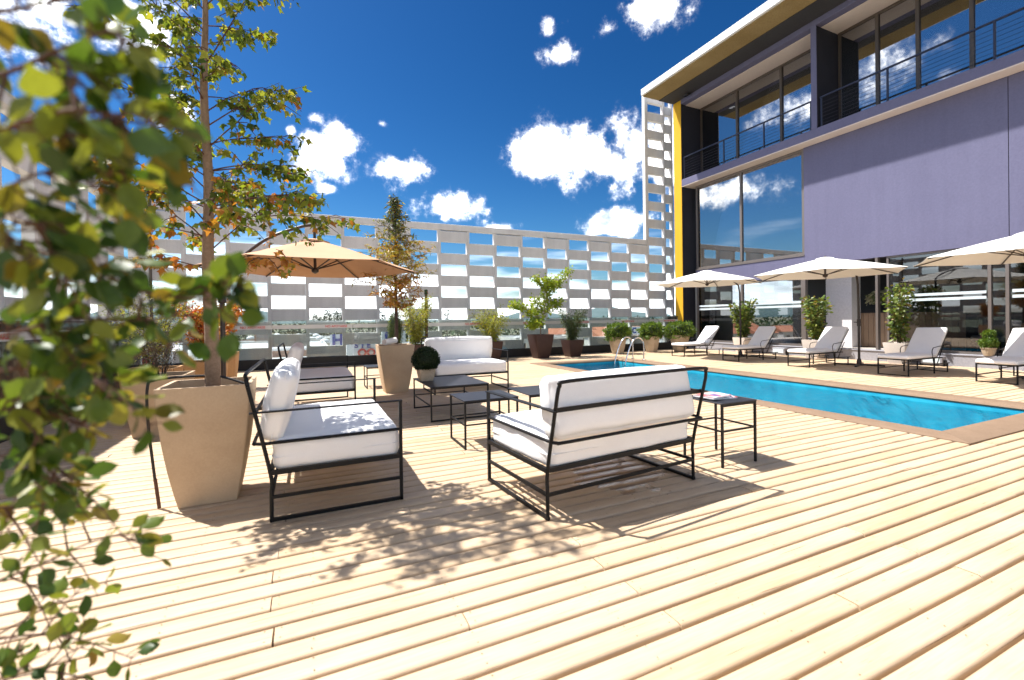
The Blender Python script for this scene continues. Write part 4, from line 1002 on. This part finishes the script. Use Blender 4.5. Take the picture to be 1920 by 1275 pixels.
def leaf_parts(parent, lst, tpl, mat_choice, nmax, stuffname):
    """the largest leaves as parts of their own, the rest as one foliage part"""
    mw = parent.matrix_world
    meshes = {}
    for mt in set(mat_choice):
        me_ = bpy.data.meshes.new('leaf'); me_.from_pydata([tuple(v) for v in tpl[0]], [], tpl[1]); me_.materials.append(M[mt]); me_.shade_smooth(); meshes[mt] = me_
    for i in range(min(nmax, len(lst))):
        p, d, s = lst[i]; o = link('leaf', meshes[mat_choice[i]], parent, p)
        x, y_, z_ = frames(np.array([d]), 0.25); o.rotation_euler = Matrix((Vector(x[0]), Vector(y_[0]), Vector(z_[0]))).transposed().to_euler(); o.scale = (s*rng.uniform(.85, 1.1), s, s)
allv = [(q, 'leaf_gum') for q in lp]+[(q, 'leaf_gum_autumn') for q in lo]
allv.sort(key=lambda t: -t[0][2]*(1.4 if (t[0][0].y < .1) else 1))
leaf_parts(tr1, [q[0] for q in allv[:300]], GUM, [q[1] for q in allv[:300]], 300, 'foliage')
for mt in ('leaf_gum', 'leaf_gum_autumn'):
    rs = [q[0] for q in allv[300:] if q[1] == mt]
    if rs: tag(leaves('foliage', [q[0] for q in rs], [q[1] for q in rs], [q[2] for q in rs], GUM, mt, tr1), kind='stuff')

# ------------------------------------------------------------------ tree in the middle planter
pl2 = thing('planter', 'tall tapering beige concrete planter near the middle, before the white sofa', 'planter', (1.47, 8.56, 0), R(0))
square_pot(pl2, 'concrete_pot', .31, .20, .87, .03, .35, .06)
tr2 = thing('tree', 'young conical tree with narrow bronze and green leaves in the middle planter', 'tree', (1.50, 8.56, .80))
MB().tube(catmull([(0, 0, 0), (.01, 0, .6), (0, .01, 1.4), (.02, 0, 2.2), (.02, 0, 2.85)], 5), [.04-.036*i/20 for i in range(21)], 10).build('trunk', 'bark_dark', tr2, True, 1)
tw = MB(); L3 = {0: [], 1: [], 2: []}; z = .75; a = 0
while z < 2.8:
    f = (z-.75)/2.05; L = (.50+.26*math.sin(math.pi*min(1, f*1.6)))*rng.uniform(.55, 1.1) if f < .42 else (1.12*(1-f)**1.15+.06)*rng.uniform(.45, 1.15)
    d = Vector((math.cos(a), math.sin(a), 0)); p0_ = Vector((.01, 0, z)); pts = [p0_+d*(L*i/5)+Vector((0, 0, L*.55*(i/5)-L*.3*(i/5)**2)) for i in range(6)]
    tw.tube(pts, [.007*(1-.75*i/5) for i in range(6)], 4)
    which = 2 if f < .2 else (1 if f > .62 else 0)
    for i in range(1, 6):
        for _ in range(2):
            s = Vector((rng.normal(), rng.normal(), rng.normal()*.6)).normalized(); q = pts[i]+s*(.12 if f < .7 else .08); tw.tube([pts[i], q], [.003, .002], 3)
            for __ in range(6 if f < .6 else 3):
                pp = pts[i].lerp(q, rng.uniform(.1, 1.2)); k2 = which if rng.uniform() > .2 else 0
                L3[k2].append((pp, Vector((rng.normal(), rng.normal(), rng.normal()*.6-.45)), rng.uniform(.065, .115)))
    a += 2.4+rng.normal()*.3; z += .024
tw.build('branches', 'twig', tr2, True, 1)
for k2, mt in ((0, 'leaf_oak'), (1, 'leaf_oak_top'), (2, 'leaf_oak_low')):
    q = L3[k2]; tag(leaves('foliage', [p[0] for p in q], [p[1] for p in q], [p[2] for p in q], LANCE, mt, tr2), kind='stuff')

# ------------------------------------------------------------------ generic shrubs in pots
def bushy(parent, z0, stems, h, spread, nleaf, lsize, tpl, mat, name='foliage', low=.15, droop=-.2, woody='bark_dark', srad=.006, top_w=1.0, curl=.25, seedang=0, stemname='stem'):
    """stems fanning out of the soil with leafy twigs"""
    tw_ = MB(); P2 = []; D2 = []; S2 = []
    for k_ in range(stems):
        a_ = seedang+2*math.pi*k_/stems+rng.normal()*.4; sp_ = spread*rng.uniform(.35, 1.0); hh = h*rng.uniform(.75, 1.0)
        d = Vector((math.cos(a_), math.sin(a_), 0)); pts = []
        for i in range(7):
            f = i/6; pts.append(Vector((d.x*.03, d.y*.03, z0-.03))+d*(sp_*f**1.3*top_w)+Vector((rng.normal()*.02*f, rng.normal()*.02*f, hh*f-curl*sp_*f*f)))
        tw_.tube(pts, [srad*(1-.7*i/6) for i in range(7)], 5)
        per = nleaf//stems
        for _ in range(per):
            f = rng.uniform(low, 1)*6; i = min(int(f), 5); p = pts[i].lerp(pts[i+1], f-i)
            s = Vector((rng.normal(), rng.normal(), rng.normal()*.7)).normalized(); rr = spread*.30*rng.uniform(.15, 1)
            P2.append(p+s*rr); D2.append(s+Vector((0, 0, droop))+Vector((rng.normal()*.4, rng.normal()*.4, 0))); S2.append(lsize*rng.uniform(.7, 1.25))
            if rng.uniform() < .25: tw_.tube([p, p+s*rr], [.0025, .0015], 3)
    tw_.build(stemname, woody, parent, True, 1)
    tag(leaves(name, P2, D2, S2, tpl, mat, parent), kind='stuff')
def mound(parent, c, rx, rz_, n, ls, mat, tpl=DIAM, core='leaf_box', lumps=.12):
    """dense rounded shrub: leaves through the outer shell of a lumpy body"""
    th = rng.uniform(0, 2*np.pi, n); cz = rng.uniform(-.75, 1, n); sr = np.sqrt(1-cz*cz)
    dr = np.stack([sr*np.cos(th), sr*np.sin(th), cz], 1)
    lump = np.array([noise.noise(Vector(d)*2.6+Vector((c[0]*3, c[1], 1)))+.5*noise.noise(Vector(d)*6) for d in dr])
    r = (1+lumps*lump*2)*rng.uniform(.80, 1.05, n)
    pos = dr*r[:, None]*np.array([rx, rx, rz_])+np.array(c)
    tag(leaves('foliage', pos, dr+rng.normal(size=dr.shape)*.55, rng.uniform(.7, 1.3, n)*ls, tpl, mat, parent), kind='stuff')
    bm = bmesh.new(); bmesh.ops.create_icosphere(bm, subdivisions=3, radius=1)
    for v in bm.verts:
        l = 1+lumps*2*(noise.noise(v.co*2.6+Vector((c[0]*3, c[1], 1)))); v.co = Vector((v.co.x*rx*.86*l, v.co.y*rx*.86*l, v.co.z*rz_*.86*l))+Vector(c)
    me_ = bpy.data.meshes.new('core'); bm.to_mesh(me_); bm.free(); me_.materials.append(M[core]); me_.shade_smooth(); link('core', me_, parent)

# clipped ball on the coffee table
bb = thing('potted_bush', 'dark clipped ball bush in a small square stone pot on the coffee table', 'potted plant', (1.53, 6.38, .449))
square_pot(bb, 'stone_pot', .118, .085, .17, .02, .3, .02)
mound(bb, (0, 0, .30), .185, .175, 5200, .022, 'leaf_box', DIAM, 'leaf_box', .02)
# multi-stemmed shrubs in the left row
q = thing('potted_shrub', 'square warm concrete pot with a thicket of dark bare stems behind the near planter', 'potted plant', (-1.64, 6.72, 0))
square_pot(q, 'concrete_pot', .30, .22, .70, .03, .3, .05)
bushy(q, .66, 16, .62, .22, 900, .03, LANCE, 'leaf_dark', low=.3, srad=.005)
q = thing('potted_shrub', 'square warm clay pot with tall yellow-green feathery shrub in front of the side balustrade', 'potted plant', (-1.98, 7.75, 0))
square_pot(q, 'warm_pot', .30, .22, .70, .03, .3, .05)
bushy(q, .66, 12, 1.35, .52, 2600, .045, LANCE, 'leaf_lime', low=.25, srad=.006)
q = thing('potted_shrub', 'square warm clay pot with small orange and red maple close behind the near tree trunk', 'potted plant', (-1.52, 8.75, 0))
square_pot(q, 'warm_pot', .27, .20, .70, .03, .3, .05)
bushy(q, .66, 7, 1.15, .55, 2300, .045, GUM, 'leaf_maple_red', low=.35, droop=-.5, woody='twig', srad=.009, curl=.3)
q = thing('potted_shrub', 'square pale clay pot with thin tall orange-leaved stems beside the tan umbrella post', 'potted plant', (-1.60, 10.75, 0))
square_pot(q, 'warm_pot', .27, .20, .72, .03, .3, .05)
bushy(q, .66, 7, 1.25, .42, 1500, .05, GUM, 'leaf_gum_autumn', low=.5, droop=-.4, woody='twig', srad=.008)
# plants along the far kerb
q = thing('potted_tree', 'bright green open maple in a tall tapering dark brown pot', 'potted plant', (7.15, 13.42, 0))
square_pot(q, 'corten_pot', .34, .21, .80, .03, .25, .06)
tw = MB(); P2 = []; D2 = []; S2 = []
limbs = [[(0, 0, .72), (0, 0, 1.05), (-.10, 0, 1.35), (-.45, 0, 1.60), (-.80, .05, 1.78), (-1.05, .05, 1.82)], [(0, 0, 1.0), (.10, 0, 1.4), (.22, 0, 1.9), (.30, .05, 2.4), (.38, 0, 2.85)],
         [(.22, 0, 1.9), (.50, .05, 2.35), (.85, .0, 2.75), (1.30, .0, 3.10)], [(.25, 0, 2.2), (.10, .1, 2.55), (-.15, .1, 2.75)], [(-.10, 0, 1.35), (-.30, -.2, 1.15), (-.5, -.2, 1.1)], [(.14, 0, 1.5), (.42, -.2, 1.75), (.62, -.2, 1.95)], [(.3, 0, 2.4), (.6, .2, 2.5), (.8, .2, 2.55)], [(-.10, 0, 1.35), (.0, .2, 1.75), (-.12, .2, 2.1)]]
for lb in limbs:
    pts = catmull(lb, 4); tw.tube(pts, [.022*(1-.75*i/(len(pts)-1)) for i in range(len(pts))], 5)
    for k_ in range(len(pts)*26):
        i = int(rng.uniform(.3, 1)*(len(pts)-1)); s = Vector((rng.normal(), rng.normal(), rng.normal()*.7)); P2.append(pts[i]+s*.085); D2.append(s+Vector((0, 0, -.3))); S2.append(rng.uniform(.055, .10))
tw.build('trunk', 'bark', q, True, 1); tag(leaves('foliage', P2, D2, S2, GUM, 'leaf_maple_green', q), kind='stuff')
q = thing('potted_shrub', 'dark feathery conifer in a short tapering dark brown pot', 'potted plant', (8.38, 13.38, 0))
square_pot(q, 'corten_pot', .30, .20, .58, .03, .25, .05)
bushy(q, .54, 10, 1.25, .52, 2900, .085, LANCE, 'leaf_conifer', low=.1, srad=.007)
q = thing('potted_shrub', 'pale green feathery shrub in a dark brown pot behind the white sofa', 'potted plant', (5.55, 13.85, 0))
square_pot(q, 'corten_pot', .29, .20, .60, .03, .25, .05)
bushy(q, .54, 11, 1.5, .75, 2600, .095, LANCE, 'leaf_lime', low=.1, srad=.007, curl=.5)
q = thing('potted_shrub', 'tall yellow-green feathery shrub in a dark pot hidden behind the clipped ball bush', 'potted plant', (3.0, 13.6, 0))
square_pot(q, 'corten_pot', .29, .20, .60, .03, .25, .05)
bushy(q, .54, 12, 1.75, .62, 3200, .09, LANCE, 'leaf_lime', low=.1, srad=.007, curl=.3)
MB().tube([(.30, .0, .0), (.30, 0, 2.15)], .045, 10).build('stake', 'bark_dark', q, True, 1); MB().lathe([(.055, 2.12), (.055, 2.26), (.04, 2.27)], 12, (.30, 0, 0)).build('stake_cap', 'leaf_far', q, True, .6)
q = thing('potted_shrub', 'narrow dark green cypress in a hidden pot right behind the middle tree', 'potted plant', (2.35, 13.6, 0))
square_pot(q, 'corten_pot', .22, .16, .45, .03, .25, .05)
mound(q, (0, 0, 1.0), .20, .62, 2200, .05, 'leaf_conifer', LANCE, 'leaf_box', .08)
rf = thing('rolled_towel', 'white rolled towel lying on a wood tray on the middle planter rim', 'towel', (1.36, 8.42, .868), R(35))
MB().tube([(-.14, 0, .06), (.14, 0, .085)], .055, 14).build('roll', 'fabric', rf, True, 1); MB().box(-.2, .22, -.07, .07, -.002, .012).build('tray', 'bar_wood', rf)
for x, y, lab, rx in ((10.42, 13.50, 'round light green shrub in a stone pot behind the pool ladder', .37), (11.98, 13.45, 'round dark green shrub in a stone pot between two like it', .36), (12.9, 12.95, 'wide green shrub in a broad stone pot by the yellow column', .44)):
    q = thing('potted_bush', lab, 'potted plant', (x, y, 0)); h = .62 if rx < .4 else .64
    mb = MB(); rings = []
    for f in (0, .15, .3, .5, .7, .9, 1): rings.append([(( .20+(rx*.92-.20)*f**.8)*math.cos(2*math.pi*j/8+.39), (.20+(rx*.92-.20)*f**.8)*math.sin(2*math.pi*j/8+.39), h*f) for j in range(8)])
    rings += [[(x_*.9, y_*.9, z_) for x_, y_, z_ in rings[-1]], [(x_*.86, y_*.86, z_-.1) for x_, y_, z_ in rings[-1]]]
    mb.loft(rings, True, False).build('pot', 'stone_pot', q)
    MB().lathe([(rx*.78, h-.09), (rx*.78, h-.06)], 16).build('soil', 'soil', q)
    mound(q, (0, 0, h+.17), rx*1.12, .33, 2600, .06, 'leaf_bush', OVATE, 'leaf_box', .22)
# leafy bushes in white pots along the facade
for x, y, h, sp, lab, nl in ((14.25, 11.25, 1.45, .40, 'full leafy bush in a square white pot behind the umbrella pole', 1150), (14.25, 8.75, 1.55, .42, 'leafy bush in a square white pot beside the open doorway', 850), (14.25, 6.58, 1.75, .48, 'tall sparse leafy bush in a square white pot before the boarded bar', 620)):
    q = thing('potted_shrub', lab, 'potted plant', (x, y, 0)); square_pot(q, 'white_pot', .26, .17, .56, .03, .2, .04)
    bushy(q, .52, 7, h, sp, nl, .105, OVATE, 'leaf_laurel', low=.12, srad=.009, droop=-.1, curl=.1)
q = thing('potted_bush', 'small round tufted plant in a small stone bowl on the facade ledge', 'potted plant', (14.72, 5.02, .30))
round_pot(q, 'stone_pot', .13, .09, .19, .03)
mound(q, (0, 0, .30), .15, .14, 900, .04, 'leaf_bush', DIAM, 'leaf_bush', .1); mound(q, (.02, 0, .50), .10, .10, 500, .04, 'leaf_bush', DIAM, 'leaf_bush', .1)
for x, y, lab in ((14.45, 5.95, 'grey floodlight box on the deck behind the lounger before the boarded bar'), (14.45, 10.0, 'grey floodlight box on the deck between the two full leafy bushes')):
    q = thing('floodlight', lab, 'floodlight', (x, y, 0), R(0))
    MB().rbox(-.12, .12, -.22, .22, .04, .25, .02, 2).build('housing', 'plinth_grey', q); MB().box(-.128, -.121, -.18, .18, .08, .21).build('lens', 'frost_film', q)
    MB().box(-.06, .06, -.25, -.222, -.002, .15).build('bracket', 'black_metal', q); MB().box(-.06, .06, .222, .25, -.002, .15).build('bracket', 'black_metal', q)

# ------------------------------------------------------------------ inside the lobby
bar = thing('bar_counter', 'bar counter faced with upright wooden boards inside the lobby', 'counter', (16.15, -.40, .288))
MB().box(.031, .6, 6.35, 9.1, 0, 1.08).build('carcass', 'interior_dark', bar); MB().rbox(-.06, .66, 6.28, 9.16, 1.082, 1.12, .006, 1).build('counter_top', 'interior_dark', bar)
for k_ in range(19):
    y0 = 6.36+k_*.144; MB().rbox(0, .03, y0, y0+.138, .02, 1.08, .004, 1).build('board', 'bar_wood', bar)
vs = thing('flower_vase', 'dark vase of pale flowers on the bar counter', 'vase', (16.35, 8.05, 1.408))
MB().lathe([(.06, 0), (.09, .08), (.08, .18), (.05, .24), (.06, .26)], 16).build('vase', 'interior_dark', vs, True, .9)
mound(vs, (0, 0, .44), .27, .20, 500, .07, 'leaf_flower', OVATE, 'leaf_conifer', .25)
pic = thing('framed_picture', 'black framed picture of a dark looped line on the lobby end wall', 'picture', (15.75, 14.095, .95))
MB().box(-.38, .38, -.04, 0, 0, .92).build('frame', 'black_metal', pic); MB().box(-.30, .30, -.046, -.041, .08, .84).build('canvas', 'interior_white', pic)
MB().tube(catmull([(-.12, -.05, .74), (-.17, -.05, .5), (-.10, -.05, .2), (-.07, -.05, .3)], 6), .014, 6).tube(catmull([(.02, -.05, .75), (.16, -.05, .6), (.10, -.05, .4), (.15, -.05, .22)], 6), .014, 6).build('drawn_line', 'black_metal', pic, True)
def lobby_chair(label, loc, rz):
    t = thing('armchair', label, 'chair', loc, rz, None)
    link('seat', cushion_mesh('seat', .6, .6, .16, 'interior_wall', .02, .05, .004, 3, 6), t, (0, 0, .27))
    b_ = link('backrest', cushion_mesh('backrest', .6, .55, .14, 'interior_wall', .02, .05, .004, 4, 6), t, (0, .28, .62)); b_.rotation_euler = (R(80), 0, 0)
    for sx in (-.27, .27):
        for sy in (-.27, .27): MB().bar((sx, sy, 0), (sx, sy, .30), .025).build('leg', 'black_metal', t)
lobby_chair('pale armchair inside the lobby beside the end of the boarded bar', (16.4, 5.55, .286), R(-90)); lobby_chair('pale armchair inside the lobby behind the double mullion', (17.2, 4.2, .286), R(60)); lobby_chair('pale armchair inside the lobby behind the umbrella by the leafy bush', (17.0, 10.6, .286), R(-60))

# ------------------------------------------------------------------ the leafy shrub close to the camera
root = CAM+CF*.70-CR*1.14; root.z = 0
sh = thing('potted_shrub', 'large leafy green and yellow shrub close up, reaching in over the deck', 'potted plant', root)
square_pot(sh, 'warm_pot', .20, .15, .42, .03, .3, .05)
br = [  # picture direction and distance of each bough, from stem outwards
    [(-330, 120, .50), (-60, 150, .44), (120, 90, .42), (210, 60, .45), (275, 110, .48)],
    [(-330, 330, .50), (-60, 260, .42), (110, 210, .40), (180, 210, .42), (240, 240, .46)],
    [(-330, 420, .50), (-80, 390, .46), (60, 330, .46), (180, 300, .48)],
    [(-330, 520, .52), (-80, 460, .48), (30, 420, .46), (120, 420, .48)],
    [(-330, 560, .55), (-40, 520, .55), (150, 500, .56), (260, 545, .60), (380, 560, .62), (450, 545, .64)],
    [(-330, 680, .58), (-40, 640, .56), (120, 600, .58), (260, 600, .60), (370, 590, .62)],
    [(-330, 760, .60), (-40, 700, .58), (90, 690, .60), (180, 700, .62), (245, 720, .64)],
    [(-330, 800, .60), (-40, 770, .60), (70, 770, .62), (160, 800, .66)],
    [(-330, 900, .62), (-60, 860, .62), (60, 860, .66), (150, 900, .68)],
    [(-330, 1020, .64), (-60, 960, .66), (60, 950, .70), (190, 950, .72)],
    [(-330, 1150, .66), (-80, 1110, .74), (60, 1065, .78), (190, 1010, .82), (295, 1000, .84)],
    [(-330, 1240, .68), (-80, 1210, .76), (60, 1190, .80), (150, 1200, .82), (250, 1235, .84)],
    [(-330, 60, .52), (-60, 30, .46), (70, 10, .46), (170, -10, .48)],
    [(-330, 1330, .66), (-60, 1290, .74), (80, 1260, .76), (170, 1275, .78)]]
tw = MB(); cand = []
soil = Vector((0, 0, .36))
dens = [30, 36, 38, 38, 44, 44, 44, 42, 34, 24, 20, 24, 24, 18]
def shoot(pts_, r0, n, smin=.25, big=1.0):
    nn_ = len(pts_); tw.tube(pts_, [r0*(1-.72*i/(nn_-1)) for i in range(nn_)], 5)
    for k_ in range(n):
        f = rng.uniform(smin, 1.0)*(nn_-1); i = min(int(f), nn_-2); p = pts_[i].lerp(pts_[i+1], f-i); ax = (pts_[i+1]-pts_[i]).normalized()
        s = Vector((rng.normal(), rng.normal(), rng.normal())); s -= ax*s.dot(ax); s.normalize()
        tw.tube([p, p+s*.016+ax*.008], [.0012, .0009], 4)
        cand.append((p+s*.014+ax*.008, s*.8+ax*.55+Vector((0, 0, -.25)), rng.uniform(.028, .048)*big))
for bi, b_ in enumerate(br):
    full = catmull([at(q[0], q[1], q[2]*1.13)-root for q in b_], 6); st = full[0]
    shoot(full, .0036, dens[bi]//2, .3)
    tw.tube(catmull([soil+Vector((rng.normal()*.04, rng.normal()*.04, 0)), Vector((st.x*.45, st.y*.45, .36+(st.z-.36)*.55)), st], 6), [.009-.005*i/12 for i in range(13)], 6)
    for k_ in range(7):
        i = int(rng.uniform(.30, .98)*(len(full)-2)); ax = (full[i+1]-full[i]).normalized()
        s_ = Vector((rng.normal(), rng.normal(), rng.normal()*.8)); s_ -= ax*s_.dot(ax)*.6; s_.normalize(); L = rng.uniform(.05, .12)*(b_[1][2]/.5)
        s_ -= CF*min(0, s_.dot(CF))*.7
        shoot([full[i], full[i]+s_*L*.5+ax*L*.2, full[i]+s_*L+ax*L*.4+Vector((0, 0, -L*.15))], .0022, max(3, dens[bi]//6), .2)
tw.build('stem', 'twig', sh, True, 1)
def onscreen(c):
    q_ = proj(c[0]+root)
    return -1e9 if q_ is None or q_[0] < -30 else c[2]/max(.2, (c[0]+root-CAM).dot(CF))
cand.sort(key=lambda c: -onscreen(c))
rs = cand[300:]; tag(leaves('foliage', [c[0] for c in rs], [c[1] for c in rs], [c[2] for c in rs], SHRUB, 'leaf_shrub', sh), kind='stuff')
leaf_parts(sh, cand, SHRUB, ['leaf_shrub']*len(cand), 300, 'foliage')
